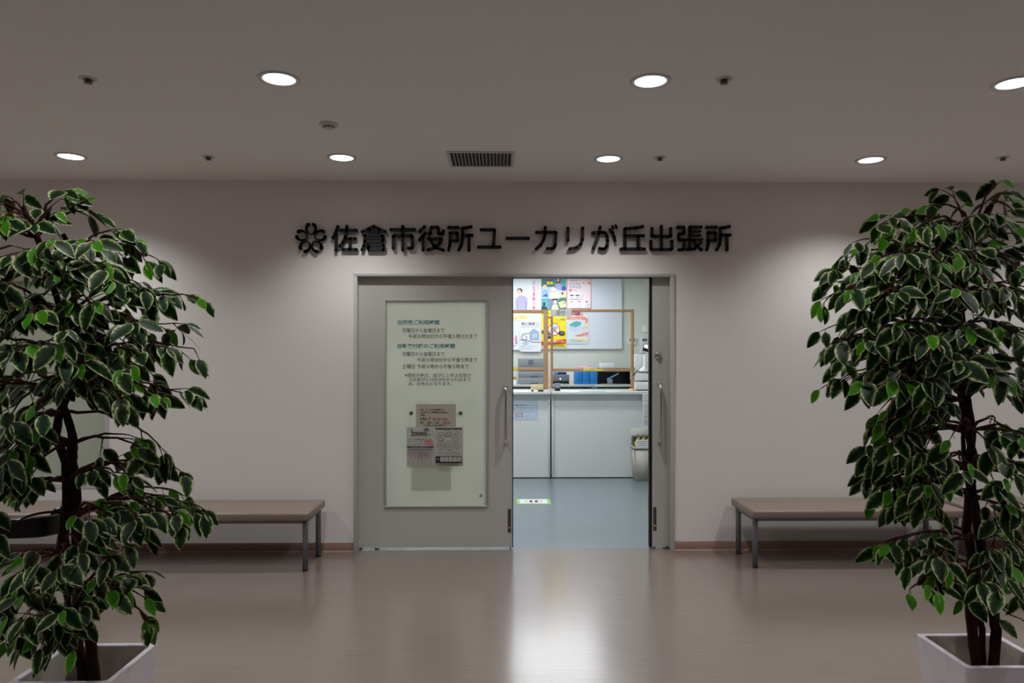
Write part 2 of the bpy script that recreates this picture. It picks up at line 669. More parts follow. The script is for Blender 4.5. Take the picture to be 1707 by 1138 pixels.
# door frame
mb = MB()
ox0, ox1, otop = X(590, 0), X(1124, 0), Z(456, 0)
mb.box((ox0, -0.016, 0), (fx0, W1 + 0.01, ftop), M_FRAME, 0.002)
mb.box((fx1, -0.016, 0), (ox1, 0.034, ftop), M_FRAME, 0.002)
mb.box((fx1, 0.116, 0), (ox1, W1 + 0.01, ftop), M_FRAME, 0.002)
mb.box((ox0, -0.016, ftop), (ox1, 0.034, otop), M_FRAME, 0.002)
mb.box((ox0, 0.116, ftop), (ox1, W1 + 0.01, otop), M_FRAME, 0.002)
struct(mb, 'trim_1', 'grey painted steel frame around the office doorway', 'door frame')

# frosted window on the left
win = thing('window_1', ((wx0 + wx1) / 2, 0, wz0), 'frosted window in the wall behind the left tree', 'window', kind='structure')
mb = MB()
e = 0.035
mb.box((wx0, -0.003, wz0), (wx0 + e, 0.15, wz1), M_FRAME)
mb.box((wx1 - e, -0.003, wz0), (wx1, 0.15, wz1), M_FRAME)
mb.box((wx0 + e, -0.003, wz0), (wx1 - e, 0.15, wz0 + e), M_FRAME)
mb.box((wx0 + e, -0.003, wz1 - e), (wx1 - e, 0.15, wz1), M_FRAME)
mb.build('window_frame', win)
mb = MB()
mb.box((wx0 + e, 0.03, wz0 + e), (wx1 - e, 0.036, wz1 - e), M_WPANE)
mb.build('pane', win)


# ------------------------------------------------------------------ sliding doors
LEAF_T = 0.036
D0, D1 = DY - LEAF_T / 2, DY + LEAF_T / 2
leafz0 = Z(911.5, D0)


def handle(xc, za, zb, parent):
    mb = MB()
    y = D0
    so = 0.055
    pts = [(xc, y - 0.004, za), (xc, y - 0.03, za), (xc, y - so + 0.008, za - 0.012), (xc, y - so, za - 0.035),
           (xc, y - so - 0.004, (za + zb) / 2), (xc, y - so, zb + 0.035), (xc, y - so + 0.008, zb + 0.012), (xc, y - 0.03, zb), (xc, y - 0.004, zb)]
    mb.tube(pts, [0.011, 0.011, 0.0125, 0.0125, 0.0125, 0.0125, 0.0125, 0.011, 0.011], M_CHROME, 14)
    for z in (za, zb):
        mb.lathe((xc, y, z), [(0.0001, -0.014), (0.012, -0.013), (0.0165, -0.006), (0.0175, 0.0)], M_CHROME, 20, 'y')
    return tag(mb.build('pull_handle', parent), 'chrome bar handle')


def lock_plate(px0, py0, px1, py1, parent, knob_y):
    a, b = P(px0, py0, D0), P(px1, py1, D0)
    mb = MB()
    mb.box((a.x, D0 - 0.003, a.z), (b.x, D0, b.z), M_BRONZE, 0.001)
    c = P((px0 + px1) / 2, knob_y, D0)
    o = mb.build('floor_bolt_plate', parent)
    mb = MB()
    mb.lathe((c.x, D0 - 0.003, c.z), [(0.0001, -0.008), (0.006, -0.007), (0.008, 0.0)], M_CHROME, 14, 'y')
    mb.build('bolt_knob', o)
    mb = MB()
    c2 = P((px0 + px1) / 2, knob_y - 17, D0)
    mb.box((c2.x - 0.004, D0 - 0.005, c2.z - 0.02), (c2.x + 0.004, D0 - 0.003, c2.z + 0.02), M_GREYD)
    mb.build('bolt_slot', o)


# left leaf with its large frosted panel
lx0, lx1 = X(595.5, D0), X(854, D0)
ltop = ftop + 0.03
d1 = thing('door_1', ((lx0 + lx1) / 2, DY, leafz0), 'closed grey sliding door leaf with a tall frosted panel of opening hours', 'door', kind='structure')
ga, gb = P(643.5, 502, D0), P(810, 842, D0)         # glazed opening
mb = MB()
mb.box((lx0 + 0.003, D0, leafz0), (ga.x - 0.002, D1, ltop), M_DOOR)
mb.box((gb.x + 0.002, D0, leafz0), (lx1, D1, ltop), M_DOOR)
mb.box((ga.x - 0.002, D0, leafz0), (gb.x + 0.002, D1, gb.z - 0.002), M_DOOR)
mb.box((ga.x - 0.002, D0, ga.z + 0.002), (gb.x + 0.002, D1, ltop), M_DOOR)
mb.build('door_panel', d1)
mb = MB()
bw = 0.014
for (a, b) in (((ga.x - 0.016, ga.z), (gb.x + 0.016, ga.z + 0.014)), ((ga.x - 0.016, gb.z - 0.016), (gb.x + 0.016, gb.z)),
               ((ga.x - 0.016, gb.z), (ga.x, ga.z)), ((gb.x, gb.z), (gb.x + 0.016, ga.z))):
    mb.box((a[0], D0 - 0.009, a[1]), (b[0], D0 + 0.012, b[1]), M_BEAD, 0.003)
mb.build('glazing_bead', d1)
PN = D0 + 0.010                                      # front face of the pane
mb = MB()
mb.box((ga.x, PN, gb.z), (gb.x, PN + 0.006, ga.z), M_PANE)
tag(mb.build('frosted_pane', d1), 'pale green frosted panel')
mb = MB()
mb.box((lx1, D0 - 0.001, leafz0 - 0.004), (lx1 + 0.007, D1, ltop), M_RUB)
tag(mb.build('edge_seal', d1), 'black rubber edge')

# writing on the panel
LS = PN - 0.0002


def tx(x):
    return 655 + x / 8.753


def ty(y):
    return 520 + y / 8.753


sh = Sheet(LS)
for s, x0, x1, y0, y1 in (('出張所ご利用時間', 68, 676, 115, 186), ('自動交付機のご利用時間', 68, 903, 460, 530)):
    sh.text(s, tx(x0), tx(x1), ty(y0), ty(y1), M_TEAL, 0.022)
tag(sh.build('heading_lettering', d1), 'teal heading characters')
sh = Sheet(LS)
for s, x0, x1, y0, y1 in (('月曜日から金曜日まで', 135, 752, 233, 300), ('午前８時30分から午後５時15分まで', 230, 1230, 318, 386),
                          ('月曜日から金曜日まで', 135, 752, 578, 645), ('午前８時30分から午後５時まで', 357, 1230, 663, 730),
                          ('土曜日', 135, 318, 760, 825), ('午前９時から午後５時まで', 357, 1105, 760, 825),
                          ('※国民の休日、並びに１月２日及び', 172, 1140, 893, 947), ('３日並びに12月29日から31日まで', 240, 1135, 955, 1010),
                          ('は、お休みとなります。', 230, 860, 1018, 1072)):
    sh.text(s, tx(x0), tx(x1), ty(y0), ty(y1), M_INK, 0.006)
tag(sh.build('hours_lettering', d1), 'dark characters giving the opening hours')
sh = Sheet(LS)                                       # small green mark in the corner of the panel
sh.ring(801.3, 826.0, 1.9, 2.1, 1.3, M_TEAL, 20, -2.2, 3.4)
sh.line([(802.3, 824.8), (804.0, 825.4)], 1.3, M_TEAL)
sh.line([(801.2, 824.6), (801.4, 827.0)], 1.0, M_TEAL)
tag(sh.build('corner_mark', d1), 'small green emblem')
for px in (685.2, 767.8):
    c = P(px, 688.3, PN)
    mb = MB()
    mb.lathe((c.x, PN, c.z), [(0.0001, -0.012), (0.007, -0.011), (0.0145, -0.006), (0.0155, 0.0)], M_BRONZE, 20, 'y')
    mb.build('pane_stud', d1)
a, b = P(843, 644, D0), P(843, 737, D0)
handle(a.x, a.z, b.z, d1)
lock_plate(846.5, 848, 851.8, 887, d1, 879)
mb = MB()
for px in (597.5, 601.5):
    x = X(px, D0)
    mb.box((x - 0.006, DY - 0.012, 0.0), (x + 0.004, DY + 0.012, leafz0 + 0.006), M_BLACK)
x = X(626, D0)
mb.box((x - 0.003, DY - 0.01, 0.0), (x + 0.002, DY + 0.01, leafz0), M_BLACK)
mb.box((x - 0.003, DY - 0.014, 0.0), (x + 0.026, DY + 0.01, 0.006), M_BLACK)
x = X(851, D0)
mb.box((x - 0.004, DY - 0.01, 0.0), (x + 0.004, DY + 0.01, leafz0), M_BLACK)
mb.build('floor_guide', d1)

# right leaf, slid open into the wall
rx0 = X(1087, D0)
d2 = thing('door_2', (rx0 + 0.55, DY, leafz0), 'open grey sliding door leaf pushed into the wall on the right', 'door', kind='structure')
mb = MB()
mb.box((rx0, D0, leafz0), (rx0 + 1.15, D1, ltop), M_DOOR)
mb.build('door_panel', d2)
mb = MB()
mb.box((rx0 - 0.022, D0 - 0.001, leafz0 - 0.004), (rx0, D1 + 0.002, ltop), M_RUB)
tag(mb.build('edge_seal', d2), 'black rubber edge')
a, b = P(1099, 640, D0), P(1098, 736, D0)
handle(a.x, a.z, b.z, d2)
lock_plate(1089, 845, 1094, 884, d2, 876)
c = P(1097, 592, D0)
mb = MB()
mb.lathe((c.x, D0, c.z), [(0.0001, -0.024), (0.016, -0.023), (0.024, -0.017), (0.027, -0.006), (0.030, -0.003), (0.031, 0.0)], M_CHROME, 24, 'y')
o = mb.build('lock_cylinder', d2)
mb = MB()
mb.box((c.x - 0.003, D0 - 0.030, c.z - 0.014), (c.x + 0.003, D0 - 0.0235, c.z + 0.014), M_CHROME, 0.001)
mb.build('thumb_turn', o)
mb = MB()
for px in (1091.5, 1112, 1116):
    x = X(px, D0)
    mb.box((x - 0.005, DY - 0.012, 0.0), (x + 0.005, DY + 0.012, leafz0 + 0.004), M_BLACK)
for (p0, p1) in ((1084, 1089.5), (1105, 1117)):
    mb.box((X(p0, D0), DY - 0.016, 0.0), (X(p1, D0), DY + 0.006, 0.005), M_BLACK)
mb.build('floor_guide', d2)

# papers taped to the panel
sh = Sheet(PN - 0.002)
sh.sheet(693.5, 673.6, 760, 714, M_PAPERG)
for s, x0, x1, y0, y1, m, bo in (('本日、ユーカリが丘出張所での', 700.5, 740, 681.2, 684.6, M_INK, .03), ('マイナポイントの手続きはできません。', 700.3, 747.5, 685.5, 688.7, M_INK, .03),
                                 ('次回は', 700.5, 708.3, 690, 692.8, M_INK, .03), ('10', 701, 708.6, 695.3, 700.2, M_INK, .02), ('月', 709, 712, 696.6, 700, M_INK, .02),
                                 ('7', 715, 718.5, 695, 700.3, M_RED, .02), ('日', 722, 725, 696.4, 699.7, M_INK, .02), ('（金）', 727.5, 736, 696, 700.3, M_RED, .02),
                                 ('です。', 738, 747, 696.4, 700, M_INK, .02), ('時間', 700.5, 705.6, 702.7, 705.6, M_INK, .03),
                                 ('9:00～17:00', 711.5, 732, 702.6, 705.4, M_INK, .02), ('先着50名', 738, 750.5, 702.4, 705.6, M_RED, .02),
                                 ('（12:00～13:00は除く）', 708, 742, 707, 710.2, M_INK, .02)):
    sh.text(s, x0, x1, y0, y1, m, bo)
for x0, x1 in ((695, 716), (734, 758)):
    sh.rect(x0, 667.5, x1, 676, M_ACRYL)
sheet_thing(sh, 'notice', 'small grey date notice taped on the frosted door panel above the two flyers', 'notice')

FL = PN - 0.0045
sh = Sheet(FL)
sh.sheet(677.8, 711.8, 725, 777, M_FLYER)
rnd = random.Random(5)


def fx(x):
    return 670 + x / 14.227


def fy(y):
    return 705 + y / 14.227


sh.text('20000', fx(215), fx(595), fy(200), fy(305), M_INK, .03)
sh.text('円分', fx(605), fx(665), fy(265), fy(305), M_INK)
sh.text('最大', fx(205), fx(265), fy(165), fy(192), M_INK, .03)
sh.text('カードで', fx(170), fx(268), fy(122), fy(148), M_INK)
sh.ell(fx(580), fy(150), 4.6, 2.4, M_INK)
sh.text('申込', fx(530), fx(640), fy(128), fy(172), M_FLYER)
sh.ring(fx(690), fy(215), 3.2, 3.4, .4, M_INKG)
for i in range(26):
    x, y = rnd.uniform(125, 740), rnd.uniform(110, 340)
    if not (200 < x < 610 and 190 < y < 310):
        sh.ell(fx(x), fy(y), .4, .4, M_INKG, n=8)
sh.text('ポイントがもらえる', fx(270), fx(600), fy(330), fy(355), M_INKG)
sh.text('ポイントの申請お手伝いします', fx(175), fx(700), fy(370), fy(400), M_INK, .03)
for x in (155, 295, 435):
    sh.text('施策', fx(x), fx(x + 65), fy(418), fy(442), M_INK, .03)
    sh.text('最大5000円', fx(x - 15), fx(x + 75), fy(490), fy(515), M_INKG)
sh.rect(fx(540), fy(412), fx(750), fy(438), M_RED)
sh.rect(fx(550), fy(465), fx(690), fy(488), M_RED)
sh.ell(fx(722), fy(498), 1.6, 1.4, M_RED)
sh.rect(fx(128), fy(545), fx(750), fy(578), M_INK)
sh.text('申込方法と必要なもの', fx(230), fx(640), fy(552), fy(572), M_FLYER)
sh.rect(fx(145), fy(595), fx(735), fy(616), M_INKG)
sh.rect(fx(145), fy(625), fx(735), fy(648), M_INKG)
for y in (675, 712, 735, 760, 785, 815, 855):
    sh.line([(fx(145), fy(y)), (fx(700), fy(y))], .35, M_PINK if y in (735, 785) else M_INKG)
for x in (395, 415, 435, 455, 475, 495, 530, 560, 590, 615, 640):
    sh.line([(fx(x), fy(660)), (fx(x), fy(880))], .3, M_INKG)
sh.line([(fx(400), fy(748)), (fx(630), fy(748))], .9, M_INKG)
sh.ring(fx(430), fy(760), 20, 2.6, .35, M_RED)
for i in range(6):
    x = 150 + i * 100
    sh.text('必要', fx(x), fx(x + 70), fy(885), fy(912), M_INKG)
    sh.text('書類', fx(x + 5), fx(x + 60), fy(925), fy(965), M_INKG)
sheet_thing(sh, 'flyer', 'taped flyer headed 20000 on the frosted door panel', 'flyer', 'flyers taped on the door panel')
sh = Sheet(FL + 0.0006)
sh.sheet(725.4, 711.3, 772, 776.6, M_FLYER)
sh.rect(fx(795), fy(115), fx(1418), fy(155), M_INK)
sh.text('ポイントの予約と申込のしかた', fx(820), fx(1395), fy(122), fy(148), M_FLYER)
for cx, cy, rx, ry in ((915, 320, 100, 105), (1080, 240, 85, 80), (1275, 290, 115, 115), (935, 510, 95, 100), (1125, 520, 105, 105), (1310, 515, 82, 90)):
    sh.ring(fx(cx), fy(cy), rx / 14.227, ry / 14.227, .45, M_INK)
    sh.text('お手続き', fx(cx - rx * .5), fx(cx + rx * .5), fy(cy - ry * .45), fy(cy - ry * .2), M_INK, .02)
    for k in range(4):
        yy = cy - ry * .05 + k * ry * .18
        sh.line([(fx(cx - rx * .6), fy(yy)), (fx(cx + rx * .55), fy(yy))], .35, M_INKG)
    if cy > 400:
        sh.poly([(fx(cx - 18), fy(cy + ry - 4)), (fx(cx + 18), fy(cy + ry - 4)), (fx(cx), fy(cy + ry + 30))], M_INKG)
for y in (690, 705, 720):
    sh.line([(fx(830), fy(y)), (fx(1390), fy(y))], .35, M_INKG)
sh.rect(fx(805), fy(780), fx(1420), fy(940), M_INK)
for i in range(5):
    x = 912 + i * 101
    sh.rect(fx(x), fy(795), fx(x + 90), fy(905), M_FLYER)
    sh.text('店', fx(x + 25), fx(x + 65), fy(825), fy(875), M_INKG)
sh.text('対象', fx(830), fx(890), fy(825), fy(870), M_FLYER)
sh.text('くわしくは窓口でおたずねください', fx(860), fx(1385), fy(985), fy(1012), M_INK)
sheet_thing(sh, 'flyer', 'taped flyer of round speech bubbles with a black box row on the door panel', 'flyer', 'flyers taped on the door panel')

# sheet taped on the office side of the panel; its outline shows through the frosting
mb = MB()
a, b = P(686, 716, PN + 0.008), P(752, 817, PN + 0.008)
mb.box((a.x, PN + 0.0075, b.z), (b.x, PN + 0.0085, a.z), pane_mat('thin_paper', (252, 252, 248), 0.93, 0.5))
tag(mb.build('notice', origin=((a.x + b.x) / 2, PN + 0.008, b.z)), 'paper on the far side of the frosted door panel, showing faintly below the two flyers', 'notice')


# ------------------------------------------------------------------ raised sign above the door
SY0, SY1 = -0.034, -0.014


def capsule(mb, pts, r, m):
    """stroke with round ends and joints, cut from a flat plate"""
    rs = r if isinstance(r, (list, tuple)) else [r] * len(pts)
    for i, p in enumerate(pts):
        n = 16
        mb.prism([(p[0] + rs[i] * math.cos(2 * PI * k / n), p[1] + rs[i] * math.sin(2 * PI * k / n)) for k in range(n)], SY0, SY1, m)
    for i in range(len(pts) - 1):
        a, b = pts[i], pts[i + 1]
        dx, dz = b[0] - a[0], b[1] - a[1]
        L = math.hypot(dx, dz)
        if L < 1e-6:
            continue
        nx, nz = -dz / L, dx / L
        mb.prism([(a[0] + nx * rs[i], a[1] + nz * rs[i]), (a[0] - nx * rs[i], a[1] - nz * rs[i]),
                  (b[0] - nx * rs[i + 1], b[1] - nz * rs[i + 1]), (b[0] + nx * rs[i + 1], b[1] + nz * rs[i + 1])], SY0, SY1, m)


TOKORO = [[(115, 215), (375, 215)], [(155, 355), (335, 355), (345, 370), (345, 560), (160, 560)], [(160, 355), (160, 580), (150, 690), (120, 800)],
          [(705, 195), (570, 225), (475, 235), (475, 520), (450, 670), (380, 800)], [(480, 415), (730, 415)], [(645, 430), (645, 805)]]
GLYPHS = [
    (545, [[(278, 190), (240, 310), (150, 485)], [(235, 400), (235, 810)], [(350, 288), (762, 288)], [(510, 185), (505, 300), (470, 470), (410, 600), (325, 700)],
           [(480, 500), (735, 500)], [(595, 510), (595, 775)], [(405, 785), (765, 785)]]),
    (545, [[(905, 330), (1080, 255), (1210, 185), (1340, 255), (1515, 330)], [(1085, 325, 30), (1350, 325, 30)],
           [(975, 420, 33), (1430, 420, 33), (1452, 440, 38), (1452, 555, 38), (1430, 573, 32), (985, 573, 32)],
           [(975, 420), (975, 590), (955, 690), (905, 795)], [(990, 500, 22), (1440, 500, 22)],
           [(1070, 672, 33), (1455, 672, 33), (1465, 690, 40), (1465, 785, 40), (1450, 800, 33), (1070, 800, 33), (1068, 735, 40), (1070, 672, 33)]]),
    (645, [[(95, 270), (715, 270)], [(405, 185), (405, 805)], [(160, 765), (160, 450), (180, 430), (635, 430), (655, 450), (655, 730), (635, 750), (545, 750)]]),
    (645, [[(975, 190), (845, 320)], [(990, 355), (835, 540)], [(935, 440), (935, 805)],
           [(1080, 390), (1120, 360), (1150, 210), (1310, 207), (1328, 222), (1332, 362), (1345, 380), (1440, 380), (1465, 300)],
           [(1065, 505), (1390, 505), (1405, 525), (1370, 620), (1240, 740), (1050, 795)], [(1130, 560), (1200, 670), (1290, 740), (1460, 800)]]),
    (740, TOKORO),
    (740, [[(960, 275), (1295, 275), (1310, 292), (1280, 700)], [(890, 722), (1450, 722)]]),
    (835, [[(155, 495), (715, 495)]]),
    (835, [[(920, 340), (1415, 340), (1425, 355), (1405, 680), (1380, 745), (1330, 762), (1205, 758)], [(1150, 210), (1145, 380), (1110, 530), (1030, 670), (915, 765)]]),
    (930, [[(262, 230), (262, 555)], [(642, 225), (640, 530), (590, 650), (480, 740), (305, 770)]]),
    (930, [[(905, 355), (1150, 340), (1230, 355), (1280, 440), (1290, 560), (1265, 700), (1210, 770), (1140, 775), (1075, 750)], [(1095, 205), (1060, 380), (915, 765)],
           [(1350, 275), (1420, 350), (1460, 460), (1480, 560)], [(1410, 180, 27), (1440, 240, 27)], [(1495, 155, 27), (1525, 220, 27)]]),
    (1025, [[(725, 190), (560, 225), (275, 245), (258, 260), (258, 760)], [(270, 428), (745, 428)], [(603, 440), (603, 760)], [(155, 772), (770, 772)]]),
    (1025, [[(1208, 185), (1208, 780)], [(963, 235), (963, 420), (985, 447), (1435, 447), (1448, 430), (1450, 240)],
            [(935, 570), (935, 765), (955, 785), (1465, 785), (1478, 770), (1478, 570)]]),
    (1115, [[(235, 210), (375, 210), (395, 225), (395, 350), (375, 375), (270, 380), (258, 400), (255, 520), (275, 540), (390, 540)],
            [(400, 540), (400, 760), (370, 790), (265, 795)], [(550, 205), (840, 205)], [(550, 205), (545, 780)], [(560, 318, 30), (820, 318, 30)],
            [(560, 420, 30), (820, 420, 30)], [(480, 530, 34), (860, 530, 34)], [(470, 790), (670, 765)], [(650, 560), (720, 690), (850, 790)], [(840, 610, 34), (745, 680, 34)]]),
    (1115, [[(x + 865, y - 6) for (x, y) in st] for st in TOKORO]),
]
sign = thing('wall_sign', (P(856, 397, 0).x, 0, Z(420, 0)), 'raised black characters and flower emblem mounted on the wall above the doorway', 'sign')
for gi, (ox, strokes) in enumerate(GLYPHS):
    mb = MB()
    allp = []
    for st in strokes:
        pts, rs = [], []
        for q in st:
            p = P(ox + q[0] / 15.518, 365 + q[1] / 15.518, SY0)
            pts.append((p.x, p.z))
            rs.append((q[2] if len(q) > 2 else 40) / 15.518 * (SY0 - CAM.y) / FPX)
        capsule(mb, pts, rs, M_SIGN)
        allp += pts
    for p in (min(allp), max(allp)):                 # stand-off pins into the wall
        mb.tube([(p[0], SY1 - 0.001, p[1]), (p[0], 0.001, p[1])], 0.004, M_SIGN, 8)
    mb.build('character', sign)
mb = MB()
cxy = (578, 565)
for k in range(5):
    a = 2 * PI * k / 5
    for sgn in (-1, 1):
        st = [(70, -412, 46), (105, -395, 46), (130, -330, 33), (138, -280, 31), (118, -215, 26), (70, -150, 20), (12 if k in (1, 3, 4) else 0, -122, 15)]
        pts, rs = [], []
        for (x, y, r) in st:
            x *= sgn
            u, v = x * math.cos(a) - y * math.sin(a), x * math.sin(a) + y * math.cos(a)
            p = P(485 + (cxy[0] + u) / 17.51, 365 + (cxy[1] + v) / 17.51, SY0)
            pts.append((p.x, p.z))
            rs.append(r / 17.51 * (SY0 - CAM.y) / FPX)
        capsule(mb, pts, rs, M_SIGN)
        mb.tube([(pts[0][0], SY1 - 0.001, pts[0][1]), (pts[0][0], 0.001, pts[0][1])], 0.003, M_SIGN, 8)
tag(mb.build('emblem', sign), 'five-petalled flower emblem')


# ------------------------------------------------------------------ ceiling fittings
def make_downlight():
    t = thing('downlight', (0, 0, CEIL), 'round recessed downlight', 'ceiling light')
    mb = MB()
    mb.lathe((0, 0, CEIL), [(0.100, 0.0), (0.099, -0.004), (0.094, -0.006), (0.078, -0.005), (0.076, -0.001)], M_TRIM, 40)
    mb.build('trim_ring', t)
    mb = MB()
    mb.lathe((0, 0, CEIL), [(0.0763, -0.0015), (0.06, -0.002), (0.03, -0.0022), (0.0001, -0.0022)], M_LENS, 40)
    mb.build('lens', t)
    ld = bpy.data.lights.new('downlight_lamp', 'SPOT')
    ld.energy = LOBBY_W
    ld.color = LOBBY_C
    ld.spot_size = math.radians(124)
    ld.spot_blend = 0.85
    ld.shadow_soft_size = 0.06
    lo = bpy.data.objects.new('lamp', ld)
    COL.objects.link(lo)
    lo.parent = t
    lo.location = (0, 0, -0.012)
    return t


dl = make_downlight()
rows = [(-0.64, [125, 572, 1014, 1454], 264.8), (-2.02, [461, 1086, 1707], 134.5)]
ROWX = [-2.875, -1.07, 0.727, 2.515]
names = {(0, 0): 'round recessed downlight near the wall, leftmost of the row of four', (0, 1): 'round recessed downlight near the wall, between the smoke detector and the air grille',
         (0, 2): 'round recessed downlight near the wall, just right of the air grille', (0, 3): 'round recessed downlight near the wall, rightmost of the row of four',
         (1, 1): 'larger-looking round downlight on the left, nearer than the smoke detector', (1, 2): 'larger-looking round downlight in the nearer row above the right end of the sign',
         (1, 3): 'round downlight in the nearer row cut by the right edge of the picture'}
first = True
for ri, y in enumerate((-0.63, -2.0, -3.38, -4.75, -6.12)):
    for ci, x in enumerate([ROWX[0] - 1.8] + ROWX + [ROWX[-1] + 1.8]):
        o = dl if first else copy_tree(dl)
        first = False
        o.location = (x, y, CEIL)
        if ri == 2:                              # the rows behind the camera are dimmed
            dim = [c_ for c_ in o.children if c_.type == 'LIGHT'][0].data.copy()
            dim.energy = LOBBY_W * 0.5
        if ri >= 2:
            [c_ for c_ in o.children if c_.type == 'LIGHT'][0].data = dim
        k = (ri, ci - 1)
        if k in names:
            tag(o, names[k], 'ceiling light', 'downlights in the lobby ceiling')
        else:
            tag(o, 'round recessed downlight of the lobby ceiling outside the picture', 'ceiling light', 'downlights outside the picture')


def make_sprinkler():
    t = thing('sprinkler', (0, 0, CEIL), 'sprinkler head', 'sprinkler')
    mb = MB()
    mb.lathe((0, 0, CEIL), [(0.042, 0.0), (0.041, -0.003), (0.026, -0.006), (0.022, -0.004)], M_TRIM, 28)
    mb.build('cover_ring', t)
    mb = MB()
    mb.lathe((0, 0, CEIL), [(0.016, -0.003), (0.016, -0.012), (0.009, -0.014), (0.009, -0.018), (0.019, -0.019), (0.019, -0.022), (0.0001, -0.023)], mat('sprinkler_metal', (96, 88, 84), 0.35, metal=0.7, noise=0.05), 20)
    mb.build('sprinkler_nozzle', t)
    return t


sp = make_sprinkler()
for i, (px, py, lb) in enumerate(((147, 133, 'small ceiling sprinkler at upper left, left of the nearer downlight'), (347, 263, 'small ceiling sprinkler near the wall above the left bench'),
                                  (1207, 134, 'small ceiling sprinkler just right of the nearer downlight over the sign'), (1100, 264, 'small ceiling sprinkler right of the downlight beside the air grille'),
                                  (1672, 264, 'small ceiling sprinkler near the wall above the right tree'))):
    o = sp if i == 0 else copy_tree(sp)
    p = PZ(px, py - 2, CEIL)
    o.location = (p.x, p.y, CEIL)
    tag(o, lb, 'sprinkler', 'sprinklers in the lobby ceiling')

p = PZ(548, 206.5, CEIL)
t = thing('smoke_detector', (p.x, p.y, CEIL), 'flat round smoke detector on the ceiling left of the air grille', 'smoke detector')
mb = MB()
mb.lathe((p.x, p.y, CEIL), [(0.055, 0.0), (0.055, -0.006), (0.046, -0.010), (0.030, -0.012)], M_TRIM, 32)
mb.build('base_plate', t)
mb = MB()
mb.lathe((p.x, p.y, CEIL), [(0.030, -0.012), (0.028, -0.026), (0.02, -0.030), (0.0001, -0.031)], M_TRIM, 24)
for k in range(10):
    a = 2 * PI * k / 10
    c, s = math.cos(a) * 0.0292, math.sin(a) * 0.0292
    mb.box((p.x + c - 0.003, p.y + s - 0.003, CEIL - 0.024), (p.x + c + 0.003, p.y + s + 0.003, CEIL - 0.015), M_GREYD)
mb.build('sensor_cage', t)

va, vb, vc = PZ(749.5, 253.5, CEIL), PZ(852.5, 253.5, CEIL), PZ(850.5, 276, CEIL)
t = thing('air_grille', ((va.x + vb.x) / 2, va.y, CEIL), 'rectangular slatted air grille in the ceiling above the sign', 'air vent')
mb = MB()
g0, g1, h0, h1 = va.x, vb.x, va.y, vc.y
q = 0.022
mb.box((g0 - q, h0 - q, CEIL - 0.006), (g1 + q, h0, CEIL), M_TRIM)
mb.box((g0 - q, h1, CEIL - 0.006), (g1 + q, h1 + q, CEIL), M_TRIM)
mb.box((g0 - q, h0, CEIL - 0.006), (g0, h1, CEIL), M_TRIM)
mb.box((g1, h0, CEIL - 0.006), (g1 + q, h1, CEIL), M_TRIM)
mb.build('grille_frame', t)
mb = MB()
mb.box((g0, h0, CEIL - 0.0015), (g1, h1, CEIL - 0.0002), mat('duct_shade_dark', (44, 43, 44), 0.8, noise=0.1))  # flat dark sheet on the solid ceiling, painting the shade behind the slats
mb.build('duct_shade', t)
mb = MB()
for i in range(1, 17):
    x = g0 + (g1 - g0) * i / 17
    mb.box((x - 0.0022, h0, CEIL - 0.006), (x + 0.0022, h1, CEIL - 0.0015), M_TRIM)
mb.build('slats', t)


# ------------------------------------------------------------------ benches
BT, BB = 0.412, 0.352


def make_bench():
    L, dp = 1.50, 0.475
    t = thing('bench', (0, 0, 0), 'bench', 'bench')
    mb = MB()
    mb.box((-L / 2, 0, BB), (L / 2, dp, BT), M_SEAT, 0.017, 4)
    mb.build('seat_cushion', t)
    mb = MB()
    f0 = BB - 0.026
    mb.box((-L / 2 + 0.03, 0.055, f0), (L / 2 - 0.03, 0.085, BB), M_PIPE, 0.003)
    mb.box((-L / 2 + 0.03, dp - 0.085, f0), (L / 2 - 0.03, dp - 0.055, BB), M_PIPE, 0.003)
    for s in (-1, 1):
        mb.box((s * (L / 2 - 0.03), 0.085, f0), (s * (L / 2 - 0.06), dp - 0.085, BB), M_PIPE, 0.003)
        mb.box((s * (L / 2 - 0.10), 0.05, BB - 0.02), (s * (L / 2 - 0.03), 0.09, BB - 0.001), M_PIPE)
    mb.build('seat_frame', t)
    for sx in (-1, 1):
        for y in (0.065, dp - 0.055):
            x = sx * (L / 2 - 0.04)
            mb = MB()
            mb.lathe((x, y, 0), [(0.0001, 0.008), (0.019, 0.008), (0.019, 0.3), (0.0205, BB - 0.002), (0.0001, BB - 0.002)], M_PIPE, 22)
            lg = mb.build('leg', t)
            mb = MB()
            mb.lathe((x, y, 0), [(0.0001, 0.0), (0.020, 0.0), (0.021, 0.010), (0.019, 0.014), (0.0001, 0.014)], M_BLACK, 20)
            mb.build('foot_cap', lg)
    return t


bench = make_bench()
bl = X(514.5, -0.555)
br = X(1254.5, -0.53)
for i, (x, y, lb) in enumerate(((bl - 0.75, -0.555, 'taupe padded bench with grey legs beside the closed door leaf'), (bl - 0.75 - 1.565, -0.555, 'taupe padded bench by the left edge of the picture, behind the left tree'),
                                (br + 0.75, -0.53, 'taupe padded bench with grey legs right of the doorway'), (br + 0.75 + 1.565, -0.53, 'taupe padded bench at the right edge of the picture, behind the right tree'))):
    o = bench if i == 0 else copy_tree(bench)
    o.location = (x, y, 0)
    tag(o, lb, 'bench', 'padded waiting benches along the wall')


